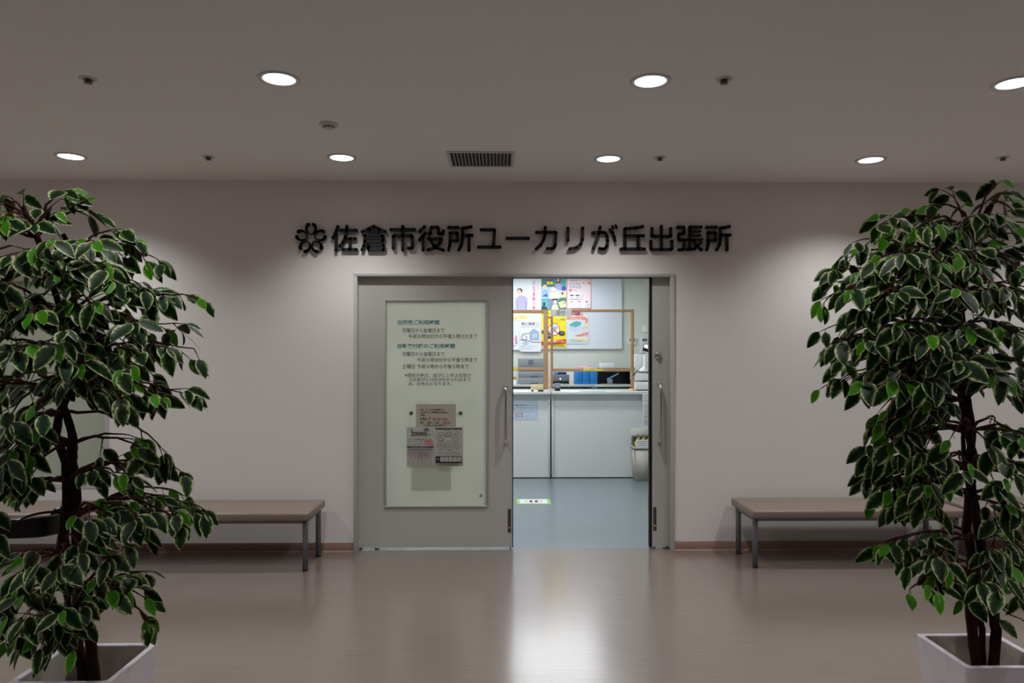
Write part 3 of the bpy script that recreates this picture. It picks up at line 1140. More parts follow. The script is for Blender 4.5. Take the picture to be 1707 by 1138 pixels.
# ------------------------------------------------------------------ black stand behind the left tree
HY = CAM.y + 2.98
hc = P(66, 868, HY)
t = thing('hoop_stand', (P(58, 1150, HY).x, HY, 0), 'black stand with a curved glossy band on a slim post behind the left tree', 'stand')
mb = MB()
zc = hc.z
KEYS = [(65, .070), (80, .086), (94, .072), (103, .038), (105, 0.0), (100, -.042), (86, -.072), (66, -.086), (45, -.091), (27, -.092)]
KP = [Vector((X(q[0], HY), HY + q[1], zc - 0.004 + 0.05 * q[1])) for q in KEYS]
path = []
for i in range(len(KP) - 1):                          # smooth curve through the key points
    p0, p1, p2, p3 = KP[max(i - 1, 0)], KP[i], KP[i + 1], KP[min(i + 2, len(KP) - 1)]
    for k in range(5):
        u = k / 5
        path.append(0.5 * (2 * p1 + (p2 - p0) * u + (2 * p0 - 5 * p1 + 4 * p2 - p3) * u * u + (3 * p1 - p0 - 3 * p2 + p3) * u ** 3))
path.append(KP[-1])
NB = len(path) - 1
acc_l = [0.0]
for i in range(NB):
    acc_l.append(acc_l[-1] + (path[i + 1] - path[i]).length)
vs, fs = [], []
for i, c in enumerate(path):
    tg = path[min(i + 1, NB)] - path[max(i - 1, 0)]
    n = Vector((tg.y, -tg.x, 0)).normalized()
    e_ = min(1.0, min(acc_l[i], acc_l[-1] - acc_l[i]) / 0.040)
    hh = 0.040 * math.sqrt(max(0.05, 1 - (1 - e_) ** 2))
    for (k, z) in ((-0.006, -1), (0.006, -1), (0.010, -0.88), (0.010, 0.88), (0.006, 1), (-0.006, 1), (-0.010, 0.88), (-0.010, -0.88)):
        vs.append(c + n * k + Vector((0, 0, z * hh)))
for i in range(NB):
    for k in range(8):
        fs.append((i * 8 + k, i * 8 + (k + 1) % 8, (i + 1) * 8 + (k + 1) % 8, (i + 1) * 8 + k))
fs += [tuple(range(8)), tuple(NB * 8 + k for k in range(7, -1, -1))]
R1 = 0.088
mb.add(vs, fs, M_GLOSSBLK, False)
mb.build('curved_band', t)
mb = MB()
ph = Vector((X(104, HY), HY, zc - 0.03))
k1, k2, k3 = P(78, 1005, HY), P(57, 1050, HY), P(56, 1125, HY)
mb.tube([ph + Vector((0, 0, 0.02)), ph + Vector((-0.012, 0, -0.06)), k1], 0.0115, M_BLACK, 12)
mb.tube([k1 + Vector((-0.01, 0, 0)), k2, k3, Vector((k3.x, HY, 0.012))], 0.0105, M_BLACK, 12)
mb.build('post', t)
mb = MB()
mb.box(k1 + Vector((-0.03, -0.02, -0.055)), k1 + Vector((0.022, 0.02, 0.05)), M_BLACK, 0.008)
mb.tube([k2 + Vector((0, 0, 0.0)), k2 + Vector((-0.03, -0.005, -0.02)), k2 + Vector((-0.022, -0.005, -0.06))], 0.010, M_BLACK, 10)
mb.build('clamp', t)
mb = MB()
mb.lathe((k3.x, HY, 0), [(0.0001, 0.0), (0.13, 0.0), (0.128, 0.010), (0.03, 0.016), (0.0001, 0.016)], M_BLACK, 32)
mb.build('base', t)


# ------------------------------------------------------------------ potted trees
class Foliage:
    def __init__(self):
        self.v, self.f, self.uv = [], [], []

    def leaf(self, base, d, n, L, W, fold, curl):
        d = d.normalized()
        s = d.cross(n)
        if s.length < 1e-4:
            s = d.cross(Vector((1, 0, 0)))
        s.normalize()
        n = s.cross(d).normalized()
        o = len(self.v)
        K = 7
        for i in range(K + 1):
            t = i / K
            w = W * 0.5 * (math.sin(PI * min(1.0, t ** 0.82)) ** 0.78 if 0 < t < 1 else 0.0) * (1 - 0.12 * t)
            c = base + d * (L * t) - n * (curl * L * t * t)
            if i in (0, K):
                w = 0.0006
            for k in (-1, 0, 1):
                self.v.append(c + s * (k * w) + n * (fold * w * abs(k)))
        for i in range(K):
            for k in (0, 1):
                a = o + i * 3 + k
                self.f.append((a, a + 1, a + 4, a + 3))
                u0, u1 = k * 0.5, (k + 1) * 0.5
                self.uv += [(u0, i / K), (u1, i / K), (u1, (i + 1) / K), (u0, (i + 1) / K)]

    def build(self, name, m, parent):
        o0 = root_loc(parent)
        me = bpy.data.meshes.new(name)
        me.from_pydata([v - o0 for v in self.v], [], self.f)
        ul = me.uv_layers.new(name='UVMap')
        for i, q in enumerate(self.uv):
            ul.data[i].uv = q
        me.materials.append(m)
        me.polygons.foreach_set('use_smooth', [True] * len(me.polygons))
        me.update()
        o = bpy.data.objects.new(name, me)
        COL.objects.link(o)
        o.parent = parent
        return o


def bez(a, b, c, t):
    return a * (1 - t) ** 2 + b * 2 * t * (1 - t) + c * t * t


def rv(r, k=1.0):
    return Vector((r.uniform(-1, 1), r.uniform(-1, 1), r.uniform(-1, 1))) * k


def make_tree(seed, label, pot, stems, branches, Yc, clear=()):
    """pot: rim corners (x0, x1, y0, y1, z); stems: list of pixel paths at depth Yc;
    branches: (start px, start py, tip px, tip py, depth of tip, leaf density)"""
    R = random.Random(seed)
    x0, x1, y0, y1, zr = pot
    cx, cy = (x0 + x1) / 2, (y0 + y1) / 2
    t = thing('potted_tree', (cx, cy, 0), label, 'potted tree', 'two artificial fig trees in square pots')
    # square pot, tapering to the foot
    mb = MB()
    tp, th = 0.035, 0.022

    def ringv(x0, x1, y0, y1, z, r=0.012):
        pts = []
        for (ccx, ccy, a0) in ((x1 - r, y1 - r, 0), (x0 + r, y1 - r, PI / 2), (x0 + r, y0 + r, PI), (x1 - r, y0 + r, 1.5 * PI)):
            for k in range(4):
                a = a0 + PI / 2 * k / 3
                pts.append(Vector((ccx + r * math.cos(a), ccy + r * math.sin(a), z)))
        return pts
    prof = [(tp, 0.0), (tp - 0.002, 0.004), (0.002, zr - 0.006), (0.001, zr - 0.001), (0.004, zr), (th - 0.003, zr), (th, zr - 0.003)]
    rings = [ringv(x0 + i, x1 - i, y0 + i, y1 - i, z) for (i, z) in prof]
    n = len(rings[0])
    vs = [p for r_ in rings for p in r_]
    fs = [tuple(reversed(range(n)))]
    for i in range(len(rings) - 1):
        for k in range(n):
            fs.append((i * n + k, i * n + (k + 1) % n, (i + 1) * n + (k + 1) % n, (i + 1) * n + k))
    mb.add(vs, fs, M_POT, False)
    pt = mb.build('pot', t)
    mb = MB()
    zi = zr - 0.15
    r1, r2 = ringv(x0 + th, x1 - th, y0 + th, y1 - th, zr - 0.003), ringv(x0 + th + 0.010, x1 - th - 0.010, y0 + th + 0.010, y1 - th - 0.010, zi)
    mb.add(r1 + r2, [(k, (k + 1) % n, n + (k + 1) % n, n + k) for k in range(n)], M_POTIN)
    tag(mb.build('pot_lining', pt), 'stained grey inside wall')
    mb = MB()
    G = 10
    vs = []
    for i in range(G + 1):
        for j in range(G + 1):
            vs.append((x0 + th + 0.012 + (x1 - x0 - 2 * th - 0.024) * i / G, y0 + th + 0.012 + (y1 - y0 - 2 * th - 0.024) * j / G, zi + 0.004 + R.uniform(0, 0.008)))
    mb.add(vs, [(i * (G + 1) + j, (i + 1) * (G + 1) + j, (i + 1) * (G + 1) + j + 1, i * (G + 1) + j + 1) for i in range(G) for j in range(G)], M_SOIL, True)
    mb.build('soil', t)
    # stems
    paths = []
    for si, (st, dy) in enumerate(stems):
        mb = MB()
        pts, rs = [], []
        w = [P(q[0], q[1], Yc) for q in st]
        w[0] = Vector((w[0].x, w[0].y, zi + 0.004))
        m_ = len(w) - 1
        for i in range(m_):
            a, b = w[i], w[i + 1]
            for k in range(6):
                u = (i + k / 6) / m_
                p = a.lerp(b, k / 6)
                pts.append(p + Vector((0, dy * math.sin(u * 11 + si * PI), 0)) + rv(R, 0.0012))
                rs.append((st[0][2] if len(st[0]) > 2 else 0.019) * (1 - 0.55 * u) * (1 + R.uniform(-.05, .05)))
        pts.append(w[-1])
        rs.append(rs[-1] * 0.8)
        mb.tube(pts, rs, M_BARK, 10)
        paths.append(pts)
        mb.build('stem', t)
    tw = MB()
    F, Yg = Foliage(), Foliage()
    toward = Vector((0, -1, 0))

    def keep(p):
        # leaves are thin where the crown is open around the bare stems
        q = p - CAM
        dep = q.dot(FWD)
        px, py = 853.5 + FPX * q.dot(RGT) / dep, 596 - FPX * q.z / dep
        for (x0_, y0_, x1_, y1_, pr) in clear:
            if x0_ < px < x1_ and y0_ < py < y1_ and R.random() < pr:
                return False
        return True

    def twig(a, d, L, dens, depth=0):
        """a short shoot with alternating leaves and a pale young leaf at its end"""
        d = d.normalized()
        n = max(2, int(L / 0.036))
        pts = [a]
        p, dd = a.copy(), d.copy()
        for i in range(n):
            dd = (dd + Vector((0, 0, -0.14)) + rv(R, 0.13)).normalized()
            p = p + dd * (L / n)
            pts.append(p.copy())
        if not keep(pts[-1]) or not keep(pts[len(pts) // 2]):
            return False
        tw.tube(pts, [0.0024 - 0.0013 * i / n for i in range(n + 1)], M_TWIG, 5, False)
        side = 1
        for i in range(1, n + 1):
            if R.random() > dens:
                continue
            tdir = (pts[i] - pts[i - 1]).normalized()
            sv = tdir.cross(UP)
            if sv.length < 0.1:
                sv = Vector((1, 0, 0))
            sv.normalize()
            side = -side
            ld = tdir * 0.55 + sv * side * 0.75 + Vector((0, -0.12, -0.42 - R.uniform(0, 0.55))) + rv(R, 0.28)
            nn = Vector((0, -0.62, 0.72)) + rv(R, 0.55)
            pet = pts[i] + ld.normalized() * 0.013
            tw.tube([pts[i], pet], 0.0010, M_TWIG, 4, False)
            Ls = R.uniform(0.066, 0.096)
            if keep(pet + ld.normalized() * Ls * 0.5):
                F.leaf(pet, ld, nn, Ls, Ls * R.uniform(0.5, 0.62), R.uniform(0.05, 0.4), R.uniform(0.0, 0.3))
        ld = (pts[-1] - pts[-2]).normalized() + Vector((0, -0.1, -0.6)) + rv(R, 0.3)
        if R.random() < 0.42:
            Ls = R.uniform(0.05, 0.07)
            Yg.leaf(pts[-1], ld, Vector((0, -0.75, 0.55)) + rv(R, 0.35), Ls, Ls * R.uniform(0.5, 0.62), R.uniform(0.05, 0.3), R.uniform(0, 0.2))
        else:
            Ls = R.uniform(0.055, 0.08)
            F.leaf(pts[-1], ld, Vector((0, -0.62, 0.72)) + rv(R, 0.5), Ls, Ls * 0.56, R.uniform(0.05, 0.35), R.uniform(0, 0.25))
        return True

    for (sx, sy, ex, ey, dz, dens) in branches:
        a = P(sx, sy, Yc)
        e = P(ex, ey, Yc + dz)
        a = min((p for pp in paths for p in pp), key=lambda q_: (q_ - a).length)
        L = (e - a).length
        mid = (a + e) / 2 + Vector((0, 0, 0.18 * L + 0.02)) + rv(R, 0.03)
        n = max(5, int(L / 0.03))
        pts = [bez(a, mid, e, i / n) + (rv(R, 0.004) if i else Vector()) for i in range(n + 1)]
        last = 0
        acc = 0.0
        s = 1
        for i in range(1, n + 1):
            acc += (pts[i] - pts[i - 1]).length
            if i / n < 0.22:
                continue
            if acc > 0.058:
                acc = 0.0
                s = -s
                tdir = (pts[i] - pts[i - 1]).normalized()
                sv = tdir.cross(UP)
                sv = sv.normalized() if sv.length > 0.05 else Vector((1, 0, 0))
                dd = tdir * 0.7 + sv * s * 0.6 + UP * R.uniform(-0.5, 0.35) + toward * R.uniform(-0.1, 0.35)
                if twig(pts[i], dd, R.uniform(0.05, 0.11) * (1.15 - 0.5 * i / n), dens * 0.9):
                    last = i
        if twig(pts[-1], pts[-1] - pts[-2], 0.045, min(1.0, dens + 0.1)):
            last = n
        if last >= 2:                            # the branch reaches as far as its last leafy shoot
            tw.tube(pts[:last + 1], [0.0065 - 0.0043 * i / n for i in range(last + 1)], M_TWIG, 6, False)
    tw.build('branches', t)
    F.build('foliage', M_LEAF, t)
    tag(Yg.build('young_foliage', M_YOUNG, t), 'bright green young leaves')
    return t


def pot_from(pxl, pyl, pxr, pyr, z, dep):
    a, b = PZ(pxl, pyl, z), PZ(pxr, pyr, z)
    y1 = (a.y + b.y) / 2
    return (a.x, b.x, y1 - dep, y1, z)


LY = CAM.y + 2.44
potL = pot_from(113, 1071, 264, 1071, 0.45, 0.325)
stemsL = [([(150, 1135, 0.0185), (120, 1040), (110, 985), (103, 900), (113, 830), (114, 770), (97, 725), (100, 690), (114, 650), (108, 590), (98, 520), (82, 450), (60, 385), (40, 345)], 0.012),
          ([(163, 1135, 0.0185), (153, 1060), (135, 1000), (129, 900), (125, 820), (118, 770), (119, 725), (107, 680), (103, 640), (118, 580), (125, 520), (120, 450), (105, 390)], 0.012),
          ([(135, 1135, 0.012), (128, 1060), (141, 1000), (118, 930), (112, 860), (108, 790), (112, 720), (108, 660), (100, 600)], 0.016)]
A = []


def br_(sx, sy, tips, dens=0.9):
    for q in tips:
        A.append((sx, sy, q[0], q[1], q[2] if len(q) > 2 else 0.0, q[3] if len(q) > 3 else dens))


br_(60, 400, [(95, 330, .0), (20, 330, .1), (-20, 335, -.1), (-70, 360, .1), (10, 360, -.2), (55, 365, -.15), (140, 352, .1), (-120, 400, 0)])
br_(100, 470, [(180, 385, .0), (150, 400, -.2), (205, 400, .1), (90, 400, -.25), (30, 420, -.3), (250, 425, .0), (225, 470, -.12), (170, 440, -.25), (-40, 430, -.2), (-110, 450, .1), (60, 440, .25), (130, 420, .25)])
br_(110, 540, [(318, 492, .0), (255, 480, .15), (220, 530, -.2), (150, 500, -.3), (60, 510, -.32), (-20, 500, -.25), (-100, 520, 0), (110, 520, .3), (30, 540, .28), (230, 500, .28), (0, 470, -.3), (190, 480, -.05)])
br_(108, 600, [(322, 582, .0), (290, 540, .15), (260, 570, -.15), (215, 590, -.28), (130, 590, -.34), (40, 580, -.34), (-40, 590, -.2), (-110, 590, .1), (70, 600, .3), (180, 610, .3), (240, 610, .2), (95, 560, -.36)])
br_(108, 650, [(300, 655, .0), (255, 650, -.18), (200, 660, -.28), (140, 650, -.34), (50, 650, -.34), (-30, 650, -.2), (-90, 660, .1), (285, 690, -.05, .8), (20, 690, -.3), (70, 670, -.33), (175, 665, -.3), (5, 640, .25)])
br_(105, 690, [(262, 735, -.02, .6), (150, 700, -.1, .5), (40, 730, -.25), (-20, 730, -.1), (-80, 740, .05), (10, 750, -.3), (60, 720, .2, .6)], .8)
br_(112, 740, [(205, 725, .0, .8), (30, 770, -.25), (-40, 800, -.1), (-5, 790, -.3), (60, 780, -.15), (232, 745, -.08)], .85)
br_(118, 800, [(288, 775, .05), (240, 790, -.15), (200, 790, -.2, .8), (185, 770, .1), (-10, 840, -.2), (40, 850, -.25, .8), (75, 840, -.2, .7), (-70, 850, 0)], .85)
br_(122, 860, [(322, 842, .0), (300, 820, .1), (265, 850, -.1), (215, 850, -.2), (285, 860, -.12), (175, 860, -.22), (235, 870, .1), (150, 850, -.26, .7), (10, 880, -.2, .6)], .85)
br_(120, 930, [(90, 895, -.22), (60, 930, -.28), (130, 905, -.26), (170, 915, -.2, .8), (30, 960, -.2), (-20, 960, -.1), (185, 900, .05, .7), (100, 930, -.3)], .85)
br_(128, 985, [(260, 955, .0, .85), (225, 985, -.08, .85), (180, 970, -.15, .8), (238, 1020, -.05, .6), (20, 1000, -.25), (60, 1010, -.28, .9), (-25, 1030, -.15), (110, 1000, -.28, .8)], .85)
br_(122, 1040, [(30, 1050, -.2), (75, 1060, -.27, .8), (130, 1055, -.24, .8), (0, 1070, -.15), (60, 1090, -.2, .6)], .8)
treeL = make_tree(11, 'variegated fig tree in a square white pot, left of the doorway', potL, stemsL, A, LY,
                  [(82, 655, 138, 905, .8), (140, 675, 195, 750, .8), (195, 672, 250, 715, .7), (15, 640, 80, 690, .4), (8, 838, 118, 915, 1), (150, 900, 300, 940, .5), (150, 1010, 205, 1075, .7),
                   (150, 780, 260, 830, .2), (262, 900, 400, 1140, .7), (130, 1060, 230, 1140, .7), (330, 700, 420, 830, .9), (300, 690, 420, 760, .8), (340, 300, 460, 660, .9), (60, 1085, 120, 1140, .5), (260, 300, 420, 420, 1), (-200, 1080, 150, 1140, .3)])

RY = CAM.y + 2.53
potR = pot_from(1524.5, 1054.8, 1660, 1054.8, 0.45, 0.30)
stemsR = [([(1632, 1120, 0.0185), (1622, 1040), (1618, 980), (1622, 930), (1610, 880), (1612, 820), (1622, 770), (1612, 720), (1606, 660), (1596, 600), (1590, 540), (1580, 470), (1570, 400), (1555, 350)], 0.012),
          ([(1653, 1120, 0.0185), (1658, 1050), (1648, 990), (1640, 940), (1632, 890), (1628, 840), (1618, 780), (1622, 720), (1610, 660), (1606, 600), (1600, 520), (1612, 450), (1630, 390), (1655, 340)], 0.012),
          ([(1640, 1120, 0.012), (1642, 1050), (1625, 980), (1632, 910), (1622, 850), (1612, 790), (1610, 720), (1600, 640), (1592, 560)], 0.016)]
A = []
br_(1600, 400, [(1572, 340, .0, .8), (1590, 330, .1, .8), (1655, 312, .0, .8), (1678, 318, .1, .8), (1640, 360, -.15), (1490, 360, .1), (1475, 368, -.1), (1540, 370, -.2), (1700, 370, -.1), (1600, 375, -.2), (1690, 390, .1)])
br_(1590, 450, [(1440, 400, .0), (1425, 425, .1), (1470, 430, -.2), (1510, 415, -.28), (1560, 420, -.3), (1620, 430, -.3), (1680, 430, -.25), (1730, 430, -.1), (1650, 410, .25), (1500, 400, .25), (1540, 440, -.3), (1760, 460, .1)])
br_(1592, 510, [(1405, 450, .0), (1390, 470, .12), (1378, 495, -.05), (1430, 470, -.2), (1480, 480, -.3), (1530, 480, -.34), (1600, 480, -.36), (1660, 470, -.32), (1710, 480, -.2), (1760, 510, 0), (1450, 510, -.2), (1560, 500, .3), (1670, 500, .28)])
br_(1598, 570, [(1372, 578, .0), (1385, 545, .1), (1410, 560, -.15), (1450, 560, -.25), (1500, 540, -.32), (1550, 550, -.36), (1620, 540, -.36), (1680, 545, -.32), (1740, 560, -.1), (1480, 590, -.2), (1520, 590, .28), (1640, 580, .3), (1580, 580, -.36)])
br_(1602, 620, [(1360, 630, .0), (1385, 640, .1), (1415, 625, -.12), (1460, 630, -.22), (1500, 620, -.3), (1540, 620, -.34), (1600, 600, -.38), (1650, 610, -.34), (1700, 600, -.25), (1740, 640, -.05), (1450, 650, .1), (1520, 650, -.2)])
br_(1606, 670, [(1425, 685, .0, .8), (1450, 670, .1), (1480, 690, -.15), (1520, 680, -.22), (1560, 660, -.28), (1480, 700, -.05), (1690, 640, -.1), (1500, 720, -.18), (1540, 700, .15), (1700, 650, .1)], .85)
br_(1612, 720, [(1440, 730, .0), (1450, 770, -.05), (1475, 750, -.15), (1510, 745, -.2, .7), (1550, 735, -.25, .8), (1590, 720, -.3), (1640, 730, -.25), (1690, 720, -.2), (1720, 740, 0), (1660, 700, .15)], .85)
br_(1616, 780, [(1430, 830, .0, .7), (1460, 790, .05), (1490, 800, -.15), (1530, 800, -.22), (1560, 790, -.28), (1600, 770, -.3), (1680, 780, -.25), (1720, 800, -.1), (1650, 790, -.25), (1480, 850, -.08, .8), (1540, 820, -.2)], .85)
br_(1620, 830, [(1510, 835, -.1, .8), (1550, 830, -.2), (1570, 845, -.24, .8), (1690, 830, -.2), (1660, 850, -.22, .8), (1715, 860, -.1)], .8)
br_(1626, 900, [(1440, 915, .0, .65), (1470, 885, .08, .7), (1500, 900, -.12), (1545, 880, -.15, .7), (1570, 915, -.22), (1530, 930, -.2), (1690, 890, -.15), (1660, 900, -.24), (1710, 920, -.1)], .85)
br_(1628, 960, [(1495, 960, .0), (1520, 980, -.14), (1560, 960, -.24), (1600, 950, -.28), (1640, 960, -.3), (1690, 970, -.2), (1545, 985, -.18), (1670, 940, -.26), (1715, 990, -.1)], .85)
br_(1632, 1020, [(1560, 1020, -.1, .8), (1590, 1010, -.25), (1575, 1050, -.15, .7), (1640, 1020, -.3), (1690, 1030, -.2), (1660, 1050, -.25, .8), (1620, 1000, -.3)], .8)
treeR = make_tree(23, 'variegated fig tree in a square white pot, right of the doorway', potR, stemsR, A, RY,
                  [(1590, 650, 1642, 905, .7), (1380, 655, 1452, 722, .8), (1440, 862, 1545, 890, .8), (1380, 840, 1432, 1140, .95), (1588, 905, 1650, 960, .5), (1560, 690, 1600, 730, .7), (1640, 640, 1707, 700, .5), (1380, 650, 1430, 860, .6), (1560, 820, 1640, 900, .7), (1440, 850, 1500, 880, .5), (1500, 700, 1530, 715, .5),
                   (1470, 1000, 1600, 1100, .75), (1600, 1000, 1680, 1140, .7), (1300, 300, 1365, 1140, .95), (1300, 900, 1440, 1140, .9), (1440, 940, 1490, 1140, .8), (1490, 1040, 1720, 1140, .6), (1330, 300, 1440, 400, .95), (1480, 960, 1720, 1140, .3), (1645, 780, 1720, 830, .3)])


# ------------------------------------------------------------------ office: ceiling panels
def make_panel():
    t = thing('ceiling_panel_light', (0, 0, OCEIL), 'long ceiling light panel inside the office, above the view through the doorway', 'ceiling light', 'office ceiling light panels')
    mb = MB()
    mb.box((-0.62, -0.16, OCEIL - 0.03), (0.62, 0.16, OCEIL), M_WHITE, 0.004)
    mb.build('housing', t)
    mb = MB()
    mb.box((-0.60, -0.14, OCEIL - 0.034), (0.60, 0.14, OCEIL - 0.0302), M_OPAN)
    mb.build('diffuser', t)
    return t


pl = make_panel()
for i, (x, y) in enumerate(((-2.5, 1.3), (-0.6, 1.3), (0.75, 1.3), (-0.6, 2.4), (0.75, 2.4), (-0.6, 4.0), (0.75, 4.0), (-0.6, 4.75), (0.75, 4.75))):
    o = pl if i == 0 else copy_tree(pl)
    o.location = (x, y, OCEIL)

# ------------------------------------------------------------------ office: counters
CF = 3.295                                            # front of the counter panels
CTOP = Z(653, 3.20)


def counter(xa, xb, label):
    t = thing('counter', ((xa + xb) / 2, CF, 0), label, 'counter', 'office reception counters')
    mb = MB()
    mb.box((xa, 3.20, CTOP - 0.032), (xb, 3.85, CTOP), M_LAM, 0.004)
    mb.build('worktop', t)
    mb = MB()
    mb.box((xa + 0.03, CF, 0.012), (xb - 0.03, CF + 0.02, CTOP - 0.032), M_PANEL)
    mb.build('front_panel', t)
    mb = MB()
    mb.box((xa + 0.03, CF + 0.005, 0.0), (xb - 0.03, CF + 0.015, 0.012), M_GAP)  # solid strip, coloured dark to draw the kick shadow under the panel
    mb.build('toe_shadow', t)
    for x in (xa + 0.003, xb - 0.030):
        mb = MB()
        mb.box((x, CF - 0.02, 0.012), (x + 0.027, 3.80, CTOP - 0.032), M_LAM, 0.003)
        pb = mb.build('side_post', t)
        mb = MB()
        mb.box((x + 0.004, CF - 0.016, 0.0), (x + 0.023, CF + 0.02, 0.012), M_BLACK)
        mb.build('foot', pb)
    return t


cxg = X(918.3, CF)
counter(cxg - 1.5, cxg - 0.006, 'white office counter left of the joint, with a blue-edged notice on its front')
counter(cxg + 0.006, cxg + 1.8, 'white office counter right of the joint, with a waste bin before it')
mb = MB()

# notice on the left counter front
sh = Sheet(CF - 0.0025)
sh.sheet(826, 668, 896.5, 700, mat('notice_blue', (196, 212, 232), 0.6, noise=0.02))
sh.rect(829, 670.5, 893.5, 697, mat('notice_blue_line', (168, 192, 220), 0.6, noise=0.02))
sh.rect(829.8, 671.2, 892.8, 696.4, mat('notice_inner', (206, 218, 234), 0.6, noise=0.02))
sh.text('マスク着用のお願いについて', 850, 889, 673.5, 676.3, M_INKG, .03)
for y, s in ((678.5, 'ご来庁の際はマスクの着用をお願いします。'), (681.0, 'また、手指の消毒にもご協力ください。'), (684.0, '窓口では順番にお呼びいたします'), (686.0, 'ので、しばらくお待ちください。')):
    sh.text(s, 834, 891, y, y + 1.9, M_INKG)
for x, m in ((860.5, M_INK), (865.3, M_ROSE), (869.7, M_INK)):
    sh.ring(x, 690.8, 1.5, 1.5, .9, m, 16, PI, 2 * PI)
    sh.ell(x, 690.9, 1.0, 1.2, M_SKIN, n=12)
    sh.ell(x, 693.6, 1.3, .9, m, n=12)
sh.text('市役所からのお知らせ', 876, 888, 692.8, 694, M_INKG, .02)
sheet_thing(sh, 'notice', 'pale blue edged notice stuck on the front of the left counter', 'notice')

# list hanging at the right end of the counter
sh = Sheet(3.19)
sh.sheet(1071.2, 655, 1094, 713.5, M_PAPER)
rnd = random.Random(3)
for i in range(18):
    y = 659 + i * 2.9
    sh.line([(1073.5, y), (1073.5 + rnd.uniform(8, 16), y)], .9 if i % 3 == 0 else .6, M_INKG)
sheet_thing(sh, 'notice', 'tall white list of small print hanging from the right counter edge', 'notice')

# socket plate on the counter front
t = thing('outlet_plate', (X(1070, CF), CF, Z(733, CF)), 'cream socket plate on the counter front above the waste bin', 'socket plate')
mb = MB()
a, b = P(1052, 714.5, CF), P(1090, 733, CF)
mb.box((a.x, CF - 0.012, b.z), (b.x, CF - 0.0005, a.z), mat('cream_plate', (224, 226, 214), 0.45, noise=0.02), 0.003)
mb.build('cover_plate', t)
for px in (1062.5, 1072, 1081):
    mb = MB()
    c = P(px, 725, CF)
    for dx in (-0.009, 0.006):
        mb.box((c.x + dx - 0.003, CF - 0.0135, c.z - 0.014), (c.x + dx + 0.003, CF - 0.0121, c.z + 0.012), M_GREYD)
    mb.box((c.x - 0.012, CF - 0.0135, c.z - 0.016), (c.x + 0.009, CF - 0.0121, c.z - 0.012), M_GREYD)
    mb.build('socket', t)

# waste bin
BX0, BX1 = X(1057, 3.05), X(1093, 3.05)
BY0, BY1 = 3.05, 3.27
bt_ = Z(748, BY0)
t = thing('waste_bin', ((BX0 + BX1) / 2, (BY0 + BY1) / 2, 0), 'grey-beige waste bin with a black and yellow taped lid by the counter', 'waste bin')
mb = MB()
tpz = 0.018
n = 4
lo = [Vector((BX0 + tpz, BY0 + tpz, 0)), Vector((BX1 - tpz, BY0 + tpz, 0)), Vector((BX1 - tpz, BY1 - tpz, 0)), Vector((BX0 + tpz, BY1 - tpz, 0))]
hi = [Vector((BX0, BY0, bt_)), Vector((BX1, BY0, bt_)), Vector((BX1, BY1, bt_)), Vector((BX0, BY1, bt_))]
bm = bmesh.new()
vv = [bm.verts.new(p) for p in lo + hi]
for f in ((3, 2, 1, 0), (4, 5, 6, 7), (0, 1, 5, 4), (1, 2, 6, 5), (2, 3, 7, 6), (3, 0, 4, 7)):
    bm.faces.new([vv[i] for i in f])
bmesh.ops.bevel(bm, geom=[e_ for e_ in bm.edges], offset=0.012, segments=3, affect='EDGES')
mb.bm(bm, M_BIN, True)
mb.build('bin_body', t)
mb = MB()
mb.box((BX0 - 0.006, BY0 - 0.006, bt_ - 0.004), (BX1 + 0.006, BY1 + 0.004, bt_ + 0.02), M_BIN, 0.006)
mb.box((BX0 - 0.003, BY0 - 0.003, bt_ - 0.014), (BX1 + 0.003, BY1, bt_ - 0.004), M_GREYD)
mb.build('bin_rim', t)
mb = MB()
lz1 = Z(728.5, BY0 + 0.03)
mb.box((BX0 + 0.004, BY0 + 0.02, bt_ + 0.02), (BX1 - 0.004, BY1 - 0.02, lz1), M_BLACK, 0.004)
ld_ = mb.build('lid', t)
sh = Sheet(BY0 + 0.0195)
for i in range(5):
    x = 1058.5 + i * 9
    sh.poly([(x + 4.5, 728.9), (x + 9, 728.9), (x + 6, 732), (x + 1.5, 732)], M_YEL)
sh.poly([(1057.6, 735), (1060.2, 736), (1060.2, 742), (1057.6, 743)], M_YEL)
sh.rect(1059.5, 732.3, 1092, 746.6, M_PAPER)
for y in (734.5, 738, 741.5):
    sh.text('ごみはお持ち帰りください', 1061.5, 1088, y, y + 2.1, M_INKG, .02)
sh.build('warning_tape', ld_)

# floor sticker
sa, sb = PZ(862, 840, 0.0), PZ(913, 831.5, 0.0)
mb = MB()
mb.box((sa.x, sa.y, 0.0), (sb.x + 0.02, sb.y, 0.0015), M_LIME)
wd, hd = sb.x + 0.02 - sa.x, sb.y - sa.y
mb.box((sa.x + wd * .09, sa.y + hd * .08, 0.0015), (sa.x + wd * .9, sb.y - hd * .06, 0.0020), M_PAPER)
ccx, ccy = sa.x + wd * .5, (sa.y + sb.y) / 2
for i in range(28):                                   # ring around the footprints
    a0_, a1_ = 2 * PI * i / 28, 2 * PI * (i + 1) / 28
    ra, rb = (wd * .26, hd * .36), (wd * .24, hd * .32)
    mb.add([(ccx + ra[0] * math.cos(a0_), ccy + ra[1] * math.sin(a0_), .0024), (ccx + ra[0] * math.cos(a1_), ccy + ra[1] * math.sin(a1_), .0024),
            (ccx + rb[0] * math.cos(a1_), ccy + rb[1] * math.sin(a1_), .0024), (ccx + rb[0] * math.cos(a0_), ccy + rb[1] * math.sin(a0_), .0024)], [(0, 1, 2, 3)], M_RED)
for s in (-1, 1):
    mb.add([(ccx + s * wd * .08 + wd * .05 * math.cos(a_) - s * .0 * math.sin(a_), ccy + hd * .22 * math.sin(a_), .0026) for a_ in [2 * PI * k / 16 for k in range(16)]], [list(range(16))], M_INK)
